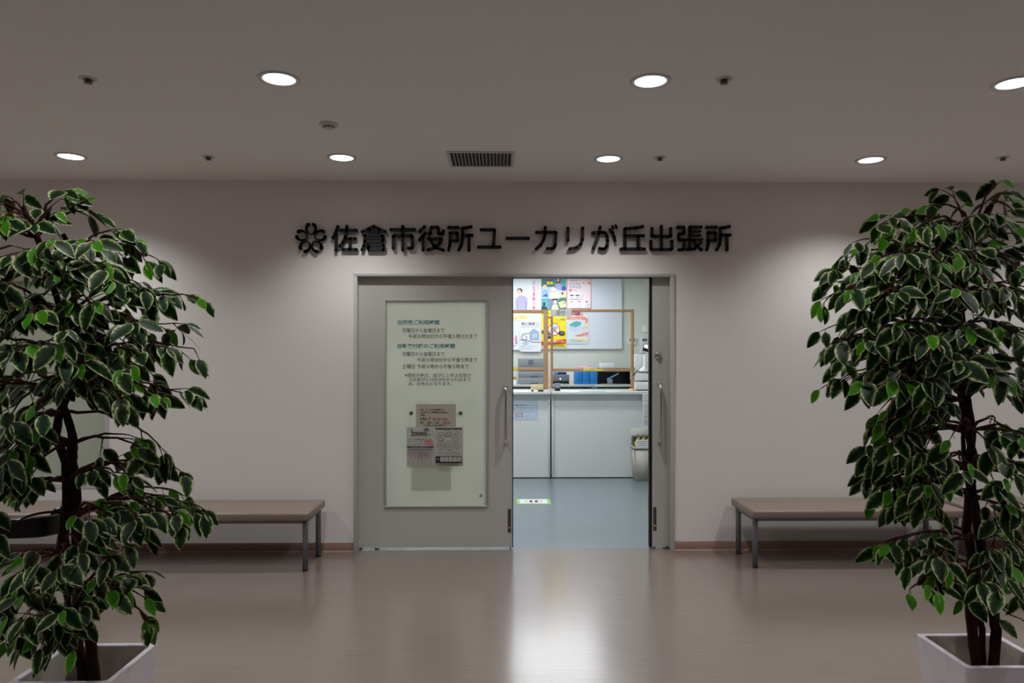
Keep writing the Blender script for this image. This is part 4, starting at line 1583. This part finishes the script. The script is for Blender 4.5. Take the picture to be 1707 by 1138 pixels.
tag(mb.build('floor_sticker', origin=((sa.x + sb.x) / 2, (sa.y + sb.y) / 2, 0)), 'green edged footprint sticker on the office floor', 'floor sticker')


# ------------------------------------------------------------------ partitions on the counter
def bar(mb, x0, y0, x1, y1, Y, t, m, bevel=0.002):
    a, b = P(x0, y0, Y), P(x1, y1, Y)
    mb.box((a.x, Y, b.z), (b.x, Y + t, a.z), m, bevel)


def partition(Y, x0, x1, ytop, ymid, label, posts, tape, pt=0.03, rail=4.5):
    t = thing('partition_screen', (X((x0 + x1) / 2, Y), Y, CTOP), label, 'partition screen', 'wood framed screens on the counter')
    for (p0, p1) in posts:
        mb = MB()
        a = P(p0, ytop, Y)
        mb.box((a.x, Y, CTOP + 0.004), (X(p1, Y), Y + pt, a.z), M_WOOD, 0.002)
        mb.build('post', t)
    mb = MB()
    bar(mb, x0, ytop, x1, ytop + rail, Y + 0.001, pt - 0.002, M_WOOD)
    mb.build('top_rail', t)
    mb = MB()
    bar(mb, x0, ymid, x1, ymid + 5, Y + 0.001, pt - 0.002, M_WOOD)
    r = mb.build('middle_rail', t)
    sh = Sheet(Y + 0.0004)
    sh.sheet(tape[0], ymid + .6, tape[1], ymid + 3.6, M_YEL, 0.0006)
    sh.text('ここから受け渡しください', tape[0] + 1.5, tape[1] - 1.5, ymid + 1.3, ymid + 3.0, M_INKG)
    tag(sh.build('yellow_label', r), 'yellow label strip')
    mb = MB()
    bar(mb, x0, ytop + rail, x1, ymid, Y + pt / 2, 0.003, M_ACRYL, 0)
    mb.build('clear_pane', t)
    mb = MB()
    for (p0, p1) in posts:
        xa, xb = X(p0, Y), X(p1, Y)
        mb.box((xa - 0.012, Y - 0.06, CTOP), (xb + 0.012, Y + pt + 0.06, CTOP + 0.022), M_WOODL if p0 > 1000 else M_WHITE, 0.002)
    mb.build('foot_block', t)
    return t


partition(3.33, 800, 913.8, 516, 612.5, 'wood framed clear screen at the left of the reception counter', [(800, 806), (906, 913.8)], (826, 862.5), rail=6)
partition(3.50, 918.0, 1057, 515.5, 614, 'wood framed clear screen on the right counter below the posters', [(918.0, 922.0), (1052, 1057)], (972.5, 1005))
sh = Sheet(3.485)
sh.sheet(918.5, 515.5, 953, 527.5, mat('plate_grey', (206, 208, 206), 0.5, noise=0.02), 0.008)
sh.text('受付', 927.2, 941.5, 517, 525.5, M_INK, .005)
sheet_thing(sh, 'reception_plate', 'grey plate with two characters on the top of the right screen frame', 'sign plate')
mb = MB()
a, b = P(914.3, 594.5, 3.45), P(917.0, 650, 3.45)
mb.box((a.x, 3.45, CTOP), (b.x, 3.465, a.z), M_WHITE, 0.001)
tag(mb.build('acrylic_strip', origin=(a.x, 3.45, CTOP)), 'thin white upright strip standing between the two counter screens', 'divider')

# things on the counter
def cx_(px, Y):
    return X(px, Y)


t = thing('tape_dispenser', (X(894, 3.30), 3.30, CTOP), 'beige desk tool on a black foot at the left screen', 'desk tool')
mb = MB()
a, b = P(885, 640.5, 3.27), P(906, 648, 3.27)
mb.box((a.x, 3.27, CTOP + 0.02), (b.x, 3.325, a.z), M_BEIGE, 0.004)
mb.build('body', t)
mb = MB()
mb.box((a.x + 0.008, 3.28, CTOP), (a.x + 0.03, 3.32, CTOP + 0.02), M_BLACK)
mb.box((X(897, 3.27), 3.265, CTOP), (b.x, 3.325, CTOP + 0.02), M_BLACK, 0.003)
mb.build('foot', t)
t = thing('stapler', (X(929, 3.42), 3.42, CTOP), 'grey and black desk device at the foot of the right screen', 'desk tool')
mb = MB()
a, b = P(924.5, 638.5, 3.42), P(934, 652, 3.42)
mb.box((a.x, 3.40, CTOP + 0.035), (b.x, 3.48, a.z), M_GREYP, 0.006)
mb.build('cover', t)
mb = MB()
mb.box((a.x + 0.004, 3.405, CTOP), (b.x - 0.002, 3.47, CTOP + 0.035), M_BLACK, 0.005)
mb.build('base', t)
mb = MB()
for (x0, x1, ya, yb, m, dz) in ((940, 972, 3.28, 3.44, M_PAPER, 0), (966, 1010, 3.26, 3.42, M_SKYB, .0005)):
    sh = MB()
    sh.box((X(x0, 3.35), ya, CTOP), (X(x1, 3.35), yb, CTOP + 0.0012 + dz * 2), m)
    tag(sh.build('leaflet', origin=((X(x0, 3.35) + X(x1, 3.35)) / 2, 3.35, CTOP)), ('white' if m is M_PAPER else 'blue') + ' leaflet lying flat on the right counter', 'leaflet', 'leaflets on the counter')

# payment machine and its terminal at the right end
PX0, PX1 = X(1061, 3.5), X(1098, 3.5)
t = thing('label_printer', ((PX0 + PX1) / 2, 3.62, CTOP), 'white desktop machine on the counter by the open door leaf', 'machine')
z1, z2, z3 = Z(636, 3.5), Z(629.5, 3.5), Z(619, 3.5)
mb = MB()
mb.box((PX0, 3.5, CTOP + 0.012), (PX1, 3.80, z1), M_WHITE, 0.006)
mb.build('lower_body', t)
mb = MB()
mb.box((PX0 + 0.01, 3.51, CTOP), (PX1, 3.78, CTOP + 0.012), M_BLACK)
mb.build('plinth', t)
mb = MB()
mb.box((PX0 + 0.06, 3.505, z1), (PX1, 3.78, z1 + 0.012), M_BLACK)
mb.build('paper_slot', t)
mb = MB()
mb.box((PX0 - 0.025, 3.50, z1 + 0.012), (PX1, 3.80, z3), M_WHITE, 0.008)
mb.build('upper_body', t)
mb = MB()
mb.tube([(PX0 - 0.045, 3.494, Z(626, 3.5)), (PX0 + 0.0, 3.494, Z(617.5, 3.5)), (PX0 + 0.04, 3.494, Z(620, 3.5)), (PX1, 3.494, Z(620, 3.5))], 0.006, M_BLACK, 8)
mb.build('cable', t)
z3 += 0.001
t2 = thing('payment_terminal', (X(1076, 3.6), 3.6, z3), 'tilted small screen on a white stand above the desktop machine', 'terminal')
mb = MB()
c = P(1075.5, 616, 3.6)
mb.lathe((c.x, 3.62, z3), [(0.0001, 0.0), (0.075, 0.0), (0.075, 0.012), (0.03, 0.05), (0.014, 0.08), (0.014, 0.20), (0.0001, 0.20)], M_WHITE, 24)
mb.build('stand', t2)
mb = MB()
a, b = P(1070, 573, 3.6), P(1088, 588, 3.6)
ct = (Vector((a.x, 3.6, a.z)) + Vector((b.x, 3.6, b.z))) / 2
bm = bmesh.new()
bmesh.ops.create_cube(bm, size=1.0)
for v in bm.verts:
    v.co = Vector((v.co.x * 0.135, v.co.y * 0.014, v.co.z * 0.115))
    v.co = Matrix.Rotation(-0.35, 3, 'X') @ Matrix.Rotation(0.28, 3, 'Y') @ v.co + ct
mb.bm(bm, M_WHITE)
tb = mb.build('screen_case', t2)
mb = MB()
for (u0, u1, w0, w1, m) in ((-0.055, 0.06, -0.05, 0.05, M_NAVY), (-0.045, 0.055, -0.004, 0.042, M_SCREEN), (0.0, 0.02, 0.006, 0.03, M_NAVY)):
    q = 0.0085 + (0.0006 if m is not M_NAVY or u0 == 0.0 else 0) + (0.0006 if u0 == 0.0 else 0)
    mb.add([Matrix.Rotation(-0.35, 3, 'X') @ Matrix.Rotation(0.28, 3, 'Y') @ Vector((x, -q, z)) + ct for (x, z) in ((u0, w0), (u1, w0), (u1, w1), (u0, w1))], [(0, 1, 2, 3)], m)
mb.build('screen', tb)

# ------------------------------------------------------------------ back of the office
WY = 5.42
wb = thing('whiteboard', (X(930, 5.39), 5.39, Z(580.5, 5.39)), 'wide bluish whiteboard on the office back wall', 'whiteboard')
mb = MB()
a, b = P(700, 436, 5.39), P(1036, 580.5, 5.39)
mb.box((a.x, 5.39, b.z), (b.x, WY, a.z), M_WBOARD)
mb.build('board', wb)
mb = MB()
mb.box((a.x, 5.385, b.z - 0.012), (b.x + 0.012, WY, b.z), M_TRIM)
mb.box((b.x, 5.385, b.z), (b.x + 0.012, WY, a.z), M_TRIM)
mb.build('edge_trim', wb)

PYY = 5.3825
NWH = mat('poster_white', (226, 232, 240), 0.55, noise=0.015)
# 1: woman in a lavender cardigan
s1 = Sheet(PYY)
s1.sheet(850, 458, 901.5, 516.5, NWH)
s1.poly([(859.5, 518), (858.6, 505), (860, 496.5), (864, 493.2), (868.5, 492), (874, 493), (878.8, 496), (880, 505), (878.2, 518)], M_LAV)
s1.line([(862.8, 500), (862.8, 517)], .5, M_INKG)
s1.line([(876.3, 500), (876.6, 517)], .5, M_INKG)
for yy in (497, 500, 503, 506, 509, 512):
    s1.line([(860.5, yy), (878.5, yy + .3)], .35, mat('ink_lavender_dark', (146, 144, 196), 0.6, noise=0.05))
s1.ell(866.3, 484.5, 4.4, 4.2, M_INK)
s1.ell(865.6, 486.2, 3.1, 4.1, M_SKIN)
s1.rect(864.8, 489.5, 868.4, 493, M_SKIN)
s1.ell(864.2, 485.8, .4, .4, M_INK, n=8)
s1.ell(867, 485.8, .4, .4, M_INK, n=8)
s1.line([(864.5, 488.4), (866.6, 488.4)], .4, M_RED)
s1.vtext('いこう里親の輪', 890, 5.0, 466, 516, M_ROSE, .01)
s1.vtext('子どもたちの未来のために', 897, 2.0, 466, 502, M_PINK)
sheet_thing(s1, 'poster', 'poster of a person in a lavender cardigan beside pink vertical characters', 'poster', 'posters on the whiteboard')
# 2: collage of scenes
s2 = Sheet(PYY)
s2.sheet(902.5, 458, 943.5, 516, mat('poster_pale', (214, 220, 214), 0.55, noise=0.02))
s2.rect(902.5, 458, 924, 478, M_GREEN)
s2.rect(908, 463, 923, 477, mat('ink_slate', (88, 108, 132), 0.6, noise=0.15, scale=80))
s2.rect(911.5, 469, 916, 474, M_YEL)
s2.rect(917, 469, 922, 474, M_YEL)
s2.rect(924, 458, 943.5, 481, M_TEALP)
s2.ell(930.5, 468, 4.0, 6.5, mat('ink_brown', (84, 66, 62), 0.6, noise=0.1))
s2.ell(930.3, 467, 2.0, 2.9, M_SKIN)
s2.poly([(925, 483), (926, 474), (931, 471.5), (936, 474), (938, 484)], M_LAV)
s2.ell(940, 481, 4, 3.5, M_BLUE)
s2.rect(902.5, 478, 918, 496, mat('ink_cyan', (176, 206, 224), 0.6, noise=0.1, scale=60))
s2.ell(908.2, 478, 3.4, 3.6, M_CREAMP)
s2.ell(908.2, 478.6, 2.2, 2.6, M_SKIN)
s2.poly([(903.2, 495), (904, 485), (909, 482.4), (914, 485), (915, 495)], M_SKYB)
s2.poly([(903.5, 494), (911, 489), (913.5, 495)], M_BLUE)
s2.rect(902.5, 497, 914, 516, M_TEALP)
s2.ell(907, 507, 2.0, 3.5, M_NAVY)
s2.poly([(902.5, 516), (903, 510), (911, 511), (913, 516)], mat('ink_forest', (34, 66, 56), 0.6, noise=0.15))
s2.rect(914, 497, 931, 516, mat('ink_blue_grey', (120, 132, 158), 0.6, noise=0.2, scale=90))
s2.ell(925, 500, 4.2, 3.0, M_NAVY)
s2.ell(925.2, 503.2, 2.9, 3.4, M_SKIN)
s2.poly([(919.5, 516), (921, 508.5), (925, 507), (929.5, 508.5), (931, 516)], M_CREAMP)
s2.rect(931, 496, 943.5, 516, M_GREEN)
s2.poly([(931, 504), (940, 501), (943.5, 506), (943.5, 512), (934, 513)], M_CREAMP)
s2.poly([(938, 505), (941, 504), (941, 507)], M_INK)
s2.ell(940, 491, 4.0, 4.8, M_CREAMP)
s2.ell(937.5, 489, 1.6, 2.4, mat('ink_brown', (84, 66, 62), 0.6))
s2.poly([(916, 493), (918, 480), (922, 478), (930, 483), (934, 497), (916, 498)], M_PAPER)
s2.text('みんなで', 917.5, 930, 483.5, 488, M_ORANGE, .02)
s2.text('支えあうまち', 916.5, 932.5, 489.5, 494.5, M_YEL, .02)
sheet_thing(s2, 'poster', 'colourful collage poster of several people in the top row', 'poster', 'posters on the whiteboard')
# 3: pink edged sheet
s3 = Sheet(PYY)
s3.sheet(944.5, 458, 985.8, 516, M_PINK)
s3.rect(946, 459, 984.5, 514.5, mat('poster_blush', (240, 226, 232), 0.55, noise=0.02))
s3.text('笑顔かがやく', 951.5, 968, 466, 468.8, M_INK)
s3.text('ノーバル・', 948.5, 968.5, 470.8, 474.8, M_INK, .01)
s3.text('スマイル', 949.5, 968.5, 476, 480.6, M_BLUE, .01)
s3.ell(950.6, 483.8, 2.2, 1.9, M_ROSE)
s3.text('11.1', 954, 960, 482.4, 485.2, M_RED)
for x, y, r, m in ((972.5, 464.5, 1.6, M_ORANGE), (980, 465.8, 1.7, M_LAV), (972.4, 471.6, 1.5, M_PINK), (981.8, 471.8, 2.3, M_ORANGE), (976, 468, .9, M_ROSE)):
    for k in range(6):
        s3.ell(x + r * .6 * math.cos(k * PI / 3), y + r * .6 * math.sin(k * PI / 3), r * .5, r * .5, m, n=10)
    s3.ell(x, y, r * .35, r * .35, M_YEL, n=10)
s3.rect(947.8, 488.5, 967.8, 498.6, M_PAPER)
s3.rect(950, 491.4, 956, 493.2, M_INK)
s3.rect(959, 491.4, 965.5, 493.2, M_INK)
s3.text('日時', 951.2, 955, 494.6, 497.4, M_INKG)
s3.text('場所', 960.5, 964.4, 494.6, 497.4, M_INKG)
for y0, y1 in ((500.5, 513.5),):
    s3.rect(947.5, y0, 983.5, y1, M_PAPER)
for i, x in enumerate((953, 965.2, 977.8)):
    s3.ell(x, 502.8, 2.6, 1.3, M_PINK, n=16)
    s3.text('相談', x - 1.8, x + 1.8, 502, 503.6, M_INKG)
    s3.text('窓口', x + .4, x + 3.6, 506.2, 509.8, M_INKG if i == 0 else M_RED)
    s3.line([(x - 3, 511), (x + 4, 511)], .4, M_INKG)
sheet_thing(s3, 'poster', 'pink edged poster of small boxes and flowers, rightmost of the top row', 'poster', 'posters on the whiteboard')
# 4: house and stethoscope
s4 = Sheet(PYY)
s4.sheet(866.5, 534, 901.5, 586, NWH)
s4.text('違反建築', 868.6, 892.5, 536.8, 542.4, mat('ink_maroon', (120, 78, 96), 0.6), .02)
s4.text('防止', 894.2, 899.5, 536.6, 542.4, M_INKG)
s4.text('2022.10.15～10.21', 868.8, 899, 543, 546, M_INKG)
s4.poly([(882.8, 553), (889.8, 547), (899, 553.5), (898.6, 567.6), (883, 567)], mat('ink_house', (158, 172, 198), 0.6, noise=0.05))
for x, y in ((889.2, 558.4), (893.4, 557.6), (889.2, 562.2), (893.4, 561.4)):
    s4.rect(x - 1.2, y - 1.1, x + 1.2, y + 1.1, NWH)
TUBE = mat('ink_plum', (112, 84, 96), 0.6)
s4.line([(882.6, 555.2), (876, 555.6), (871, 557.6), (869.4, 561.4), (871.2, 565.2), (875, 566.8), (878, 565), (878, 561.6), (874.5, 558.4)], .9, TUBE)
s4.line([(866.6, 565.4), (871, 566.6), (878, 567.2), (886, 569.4), (894, 570.4), (901, 569.8)], 1.0, TUBE)
s4.ring(876.2, 572.3, 4.4, 1.9, .7, M_INKG)
s4.ell(876.2, 570.5, 1.5, 2.0, M_SKYB)
s4.text('違反建築をなくし安全なまちづくりを', 868, 897, 576, 578, M_INKG)
s4.text('お問い合わせは市役所まで', 868, 887, 580, 582, M_INKG)
sheet_thing(s4, 'poster', 'white poster of a grey-blue house with a plum coloured tube, seen through the left screen', 'poster', 'posters on the whiteboard')
sx_ = Sheet(PYY)
sx_.sheet(849, 522, 884, 533.4, NWH)
for i, (x, y, rx) in enumerate(((864, 527.5, 16), (872, 529, 11), (856, 530, 8))):
    sx_.ell(x, y, rx, 3.0, mat('ink_straw', (226, 206, 130), 0.6, noise=0.2, scale=30))
sx_.ell(861, 527, 8, 1.2, M_CREAMP)
sheet_thing(sx_, 'poster', 'strip poster with a straw yellow patch behind the left screen top rail', 'poster', 'posters on the whiteboard')
sx_ = Sheet(PYY)
sx_.sheet(851, 556, 865.5, 583, NWH)
for y in (560, 564, 568, 572, 576):
    sx_.ell(858 + (y % 3), y, 2.2, 1.4, M_PINK)
sx_.vtext('お知らせ', 861, 3.4, 560, 574, M_RED)
sheet_thing(sx_, 'poster', 'small sheet with pink dots beside the house poster', 'poster', 'posters on the whiteboard')
# 5: yellow warning poster
s5 = Sheet(PYY)
s5.sheet(902.6, 516.8, 943.6, 578.5, M_YEL)
s5.text('防ごう', 904, 916, 520, 524.5, M_INK, .03)
s5.text('犯罪', 907, 918, 527, 531, M_RED, .03)
s5.text('くらしの地域', 924, 942, 530.6, 534.4, M_INK, .01)
s5.text('みんなの目で', 914, 934, 536, 538.6, M_INKG)
s5.ell(923.4, 549.2, 10.3, 10.3, M_RED, n=40)
s5.ell(923.4, 549.2, 9.0, 9.0, mat('ink_white', (232, 236, 240), 0.6), n=40)
s5.ell(926, 546.5, 4.2, 3.4, M_SKYB)
s5.ell(920, 552, 3.2, 3.6, M_SKYB)
s5.line([(917, 542.4), (930.6, 556.2)], 1.5, M_RED)
s5.line([(917.8, 551.6), (925, 551.6), (929, 554)], .8, M_RED)
for x, y, rx, ry in ((936.5, 555.5, 5.6, 4.0), (915, 559.5, 5.0, 4.8), (912, 554, 3.6, 4.2), (905, 553, 2.2, 3.0)):
    s5.ell(x, y, rx, ry, M_INK)
    s5.ell(x + .6, y - 1, rx * .6, ry * .4, M_INKG)
    s5.line([(x - rx, y + 1), (x + rx, y + 1)], .6, M_INKG)
s5.poly([(902.6, 569), (943.6, 565.2), (943.6, 571.4), (902.6, 575.4)], M_RED)
s5.text('見かけたら通報してください', 911, 942, 567, 570.6, M_PAPER, .02)
s5.text('市役所 警察署', 916, 940, 574, 576.6, M_INK)
sheet_thing(s5, 'poster', 'bright yellow warning poster with a red prohibition ring', 'poster', 'posters on the whiteboard')
# 6: teal leaf and orange band
s6 = Sheet(PYY)
s6.sheet(944.8, 524, 981, 573, mat('poster_cool', (214, 222, 232), 0.55, noise=0.02))
s6.poly([(945, 528), (975, 528), (979.6, 531), (980.6, 538), (978, 546), (971, 549), (976.5, 541), (975.8, 533.5), (966, 532.2), (945, 533)], M_ORANGE)
s6.poly([(980.8, 534), (979.6, 543), (972, 549), (976.8, 541)], M_CREAMP)
s6.ell(960.5, 540, 8.4, 4.6, M_TEALP, -0.15)
s6.poly([(948, 541.5), (954, 538), (958, 542), (953, 544)], M_TEALP)
s6.text('健康診査のご案内', 951, 971, 529.4, 531.4, M_PAPER)
s6.text('受けましょう', 950, 970, 545.4, 547.4, M_INKG)
s6.text('市民の皆さまへ', 950, 966, 549.4, 551.2, M_INKG)
s6.poly([(958, 559.4), (980.4, 553.2), (980.4, 557.8), (964, 560.8)], M_ORANGE)
s6.poly([(952, 564), (976, 563.4), (980.4, 562.6), (980.4, 569.4), (958, 567.6)], M_CREAMP)
s6.line([(950, 566), (975, 566)], .5, M_INKG)
s6.line([(950, 569), (972, 569)], .5, M_INKG)
sheet_thing(s6, 'poster', 'pale poster with a teal leaf under an orange band, seen through the right screen', 'poster', 'posters on the whiteboard')
s7 = Sheet(PYY - 0.003)
s7.sheet(952.5, 519.5, 966.5, 524.8, M_RED)
s7.sheet(958, 521.2, 972, 527.2, M_PINK)
s7.text('予約受付', 954, 965, 521, 523.6, M_PAPER)
sheet_thing(s7, 'paper_tag', 'red and pink tag sheet just right of the reception plate', 'paper tag')


# wall controls
def control(x0, y0, x1, y1, label, lcd, name, cat):
    a, b = P(x0, y0, WY), P(x1, y1, WY)
    t = thing(name, ((a.x + b.x) / 2, WY, b.z), label, cat)
    mb = MB()
    mb.box((a.x, WY - 0.018, b.z), (b.x, WY, a.z), M_WHITE, 0.004)
    mb.build('plate', t)
    if lcd:
        mb = MB()
        c = P(x0 + (x1 - x0) * .15, y0 + (y1 - y0) * .12, WY)
        d = P(x0 + (x1 - x0) * .85, y0 + (y1 - y0) * .5, WY)
        mb.box((c.x, WY - 0.0195, d.z), (d.x, WY - 0.0181, c.z), mat('lcd', (92, 112, 104), 0.3, noise=0.05))
        mb.build('display', t)
    else:
        mb = MB()
        w = (b.x - a.x)
        mb.box((a.x + w * .3, WY - 0.021, b.z + (a.z - b.z) * .25), (b.x - w * .3, WY - 0.0181, a.z - (a.z - b.z) * .25), M_WHITE, 0.001)
        mb.build('rocker', t)


control(1071.5, 542.5, 1081.5, 554, 'white light switch plate high on the office back wall', False, 'switch_plate', 'switch')
control(1047, 562.5, 1060, 575, 'wall controller with a display behind the right post of the screen', True, 'wall_controller', 'controller')
control(1068.5, 562.5, 1080, 575, 'wall controller with a display below the light switch plate', True, 'wall_controller', 'controller')
control(1066.5, 583, 1072, 589, 'small socket on the office back wall left of the tilted screen', False, 'wall_socket', 'socket')

# low cabinet along the back wall
KY0, KY1 = 4.85, 5.38
KT = Z(641.0, KY0)
kx = [X(800, KY0), X(991.5, KY0), X(1100, KY0)]
for i, lb in enumerate(('low grey cabinet along the office back wall carrying the printer', 'low grey cabinet along the office back wall carrying the black tray')):
    xa, xb = kx[i] + 0.003, kx[i + 1] - 0.003
    t = thing('cabinet', ((xa + xb) / 2, (KY0 + KY1) / 2, 0), lb, 'cabinet', 'low cabinets behind the counter')
    mb = MB()
    mb.box((xa, KY0, KT - 0.035), (xb, KY1, KT), M_CAB, 0.003)
    mb.build('top_panel', t)
    mb = MB()
    mb.box((xa, KY0 + 0.02, 0.0), (xa + 0.03, KY1, KT - 0.035), M_CAB)
    mb.box((xb - 0.03, KY0 + 0.02, 0.0), (xb, KY1, KT - 0.035), M_CAB)
    mb.box((xa + 0.03, KY1 - 0.02, 0.0), (xb - 0.03, KY1, KT - 0.035), M_GAP)
    mb.build('carcass', t)
    mb = MB()
    mb.box((xa + 0.034, KY0 + 0.025, 0.05), (xb - 0.034, KY0 + 0.045, KT - 0.055), M_CAB, 0.002)
    mb.build('door', t)

# printer
QY = 4.95
t = thing('printer', (X(886, QY), QY + .2, KT), 'grey laser printer on the low cabinet behind the left screen', 'printer')
xa, xb = X(864.5, QY), X(910, QY)
zt, zm, zl, zb = Z(596, QY), Z(619, QY), Z(629, QY), KT + 0.008
mb = MB()
mb.box((xa, QY, zm), (xb, QY + .36, zt), M_GREYP, 0.016)
mb.build('upper_body', t)
for (z0, z1, nm) in ((zl + .002, zm - .001, 'front_cover'), (zb, zl - .002, 'paper_drawer')):
    mb = MB()
    mb.box((xa, QY - .004, z0), (xb, QY + .35, z1), M_GREYP, 0.004)
    o = mb.build(nm, t)
    mb = MB()
    x0, x1 = X(884, QY), X(897, QY)
    mb.box((x0, QY - .0065, z0 + .004), (x1, QY - .0041, z0 + .016), M_GREYD)
    mb.build('grip', o)
mb = MB()
x0, x1 = X(881, QY), X(888.5, QY)
mb.box((x0, QY - .002, Z(608.5, QY)), (x1, QY, Z(600, QY)), M_GREYD)
for k in range(4):
    z = Z(601.2 + k * 1.9, QY)
    mb.box((x0 + .008, QY - .003, z - .008), (x1 - .008, QY - .0021, z), M_GREYP)
mb.build('control_panel', t)
mb = MB()
for x in (xa + .01, xb - .03):
    mb.box((x, QY + .01, KT), (x + .02, QY + .34, KT + .008), M_BLACK)
mb.build('foot', t)

# small scanner-like device with a lit button
t = thing('scanner', (X(936, QY), QY + .1, KT), 'small grey scanner with a lit green button on the low cabinet', 'scanner')
xa, xb = X(921, QY), X(949, QY)
mb = MB()
mb.box((xa, QY, Z(635, QY)), (xb, QY + .16, Z(624.2, QY)), M_GREYD if False else mat('scanner_grey', (104, 112, 120), 0.4, noise=0.04), 0.008)
mb.build('body', t)
mb = MB()
mb.box((xa + .005, QY + .005, KT + .012), (xb - .003, QY + .15, Z(635, QY) + .002), M_BLACK, 0.003)
for px in (940, 946):
    mb.box((X(px, QY), QY + .005, KT), (X(px + 2.5, QY), QY + .03, KT + .012), M_BLACK)
    mb.box((X(px - 17, QY), QY + .1, KT), (X(px - 14.5, QY), QY + .13, KT + .012), M_BLACK)
mb.build('base', t)
c = P(934, 631.3, QY)
mb = MB()
mb.lathe((c.x, QY, c.z), [(0.0001, -.003), (0.008, -.0025), (0.010, 0.0)], M_LED, 16, 'y')
mb.build('power_button', t)
mb = MB()
a, b = P(924.5, 619.8, QY + .05), P(944, 623.6, QY + .05)
mb.box((a.x, QY + .03, Z(624.2, QY)), (b.x, QY + .12, a.z), mat('navy_pad', (20, 30, 120), 0.4, noise=0.1), 0.003)
mb.box((a.x + .005, QY + .028, b.z + .006), (a.x + .045, QY + .03, a.z - .006), mat('cyan_pad', (70, 170, 220), 0.4, noise=0.05))
tag(mb.build('cartridge_box', origin=((a.x + b.x) / 2, QY + .07, Z(624.2, QY))), 'flat navy box lying on top of the small scanner', 'box')

# blue binders
for i, (p0, p1, lb) in enumerate(((959, 970.6, 'blue binder, leftmost of three on the low cabinet'), (971.2, 983.4, 'blue binder, middle of three on the low cabinet'), (984, 996, 'blue binder beside the black tray, rightmost of three'))):
    xa, xb = X(p0, QY), X(p1, QY)
    t = thing('binder', ((xa + xb) / 2, QY + .12, KT), lb, 'binder', 'blue binders on the cabinet')
    mb = MB()
    mb.box((xa, QY, KT), (xb, QY + .25, Z(618.5, QY)), M_BINDER, 0.003)
    mb.build('cover', t)
    mb = MB()
    xm = (xa + xb) / 2
    zf = Z(634, QY)
    mb.lathe((xm, QY, zf), [(0.011, -.001), (0.008, -.001), (0.007, .0)], mat('binder_ring', (14, 70, 130), 0.4), 14, 'y')
    mb.build('finger_ring', t)

# black open tray with papers on its top
xa, xb = X(997, QY), X(1051.5, QY)
t = thing('document_rack', ((xa + xb) / 2, QY + .12, KT), 'black two-tier document rack on the low cabinet', 'document rack')
z1, z2 = Z(617.5, QY), Z(611.5, QY)
mb = MB()
mb.box((xa, QY, z1), (xb, QY + .3, z1 + .012), M_NAVY, 0.002)
mb.build('shelf', t)
mb = MB()
mb.box((xa, QY + .29, KT), (xb, QY + .3, z1), M_NAVY)
mb.build('back_panel', t)
for x in (xa, xb - .012):
    mb = MB()
    mb.box((x, QY, KT), (x + .012, QY + .29, z1), M_NAVY)
    mb.build('side_panel', t)
mb = MB()
mb.box((X(1000, QY), QY + .02, z1 + .012), (X(1049, QY), QY + .27, z1 + .035), M_GREYD, 0.003)
tag(mb.build('tray', origin=(X(1025, QY), QY + .14, z1 + .012)), 'dark shallow tray lying on the black document rack', 'tray')
mb = MB()
mb.box((X(1002, QY), QY + .04, z1 + .035), (X(1024, QY), QY + .22, Z(605.2, QY)), M_PAPER, 0.003)
tag(mb.build('paper_stack', origin=(X(1013, QY), QY + .13, z1 + .035)), 'white stack of papers on the dark tray', 'papers')

# hole punch with a blue lever
t = thing('hole_punch', (X(1018, 4.90), 4.90, KT), 'hole punch with a raised blue lever before the black rack', 'hole punch')
Yp = 4.87
mb = MB()
mb.box((X(1003, Yp), Yp, KT), (X(1034, Yp), Yp + .06, KT + .012), mat('punch_grey', (120, 132, 130), 0.4, noise=0.05), 0.003)
mb.build('base', t)
mb = MB()
mb.box((X(1013, Yp), Yp + .01, KT + .012), (X(1021.5, Yp), Yp + .05, Z(632, Yp)), M_GREYP, 0.004)
mb.build('punch_head', t)
mb = MB()
a, b = P(1012.5, 632.4, Yp), P(1031.5, 622.4, Yp)
dv = Vector((b.x - a.x, 0, b.z - a.z)).normalized()
nv = Vector((-dv.z, 0, dv.x)) * 0.011
mb.prism([(a.x - nv.x, a.z - nv.z), (b.x - nv.x * .6, b.z - nv.z * .6), (b.x + nv.x * .6, b.z + nv.z * .6), (a.x + nv.x, a.z + nv.z)], Yp + .012, Yp + .048, mat('lever_blue', (92, 158, 218), 0.4, noise=0.03))
tag(mb.build('lever', t), 'blue lever')

# small box and papers beside the printer
mb = MB()
mb.box((X(848, QY), QY, KT), (X(860.5, QY), QY + .1, Z(628.5, QY)), M_PAPER, 0.002)
mb.box((X(848, QY), QY - .001, Z(632.5, QY)), (X(860.6, QY), QY + .101, Z(628, QY)), mat('kraft_board', (164, 134, 84), 0.7, noise=0.06))
tag(mb.build('small_box', origin=(X(855, QY), QY + .05, KT)), 'small box with a brown band left of the printer', 'box')
mb = MB()
R = random.Random(8)
xa, xb, zb = X(965, QY), X(984, QY), Z(618.5, QY)
for i in range(7):
    x = xa + (xb - xa) * R.random() * .7
    mb.box((x, QY + .03 + i * .02, zb + i * .012), (x + .1, QY + .045 + i * .02 + .05, zb + .012 + i * .012), M_PAPER if i % 2 else M_PINK, 0.002)
tag(mb.build('paper_pile', origin=((xa + xb) / 2, QY + .1, zb)), 'untidy pile of pink and white slips on top of the blue binders', 'papers')
mb = MB()
xa, xb = X(1058, 4.9), X(1098, 4.9)
mb.box((xa, 4.9, KT), (xb, 5.2, Z(590, 4.9)), M_WHITE, 0.006)
mb.box((xa - .02, 4.905, KT + .02), (xa, 5.1, Z(612, 4.9)), M_BLACK)
tag(mb.build('white_carton', origin=((xa + xb) / 2, 5.05, KT)), 'tall white box behind the desktop machine', 'box')
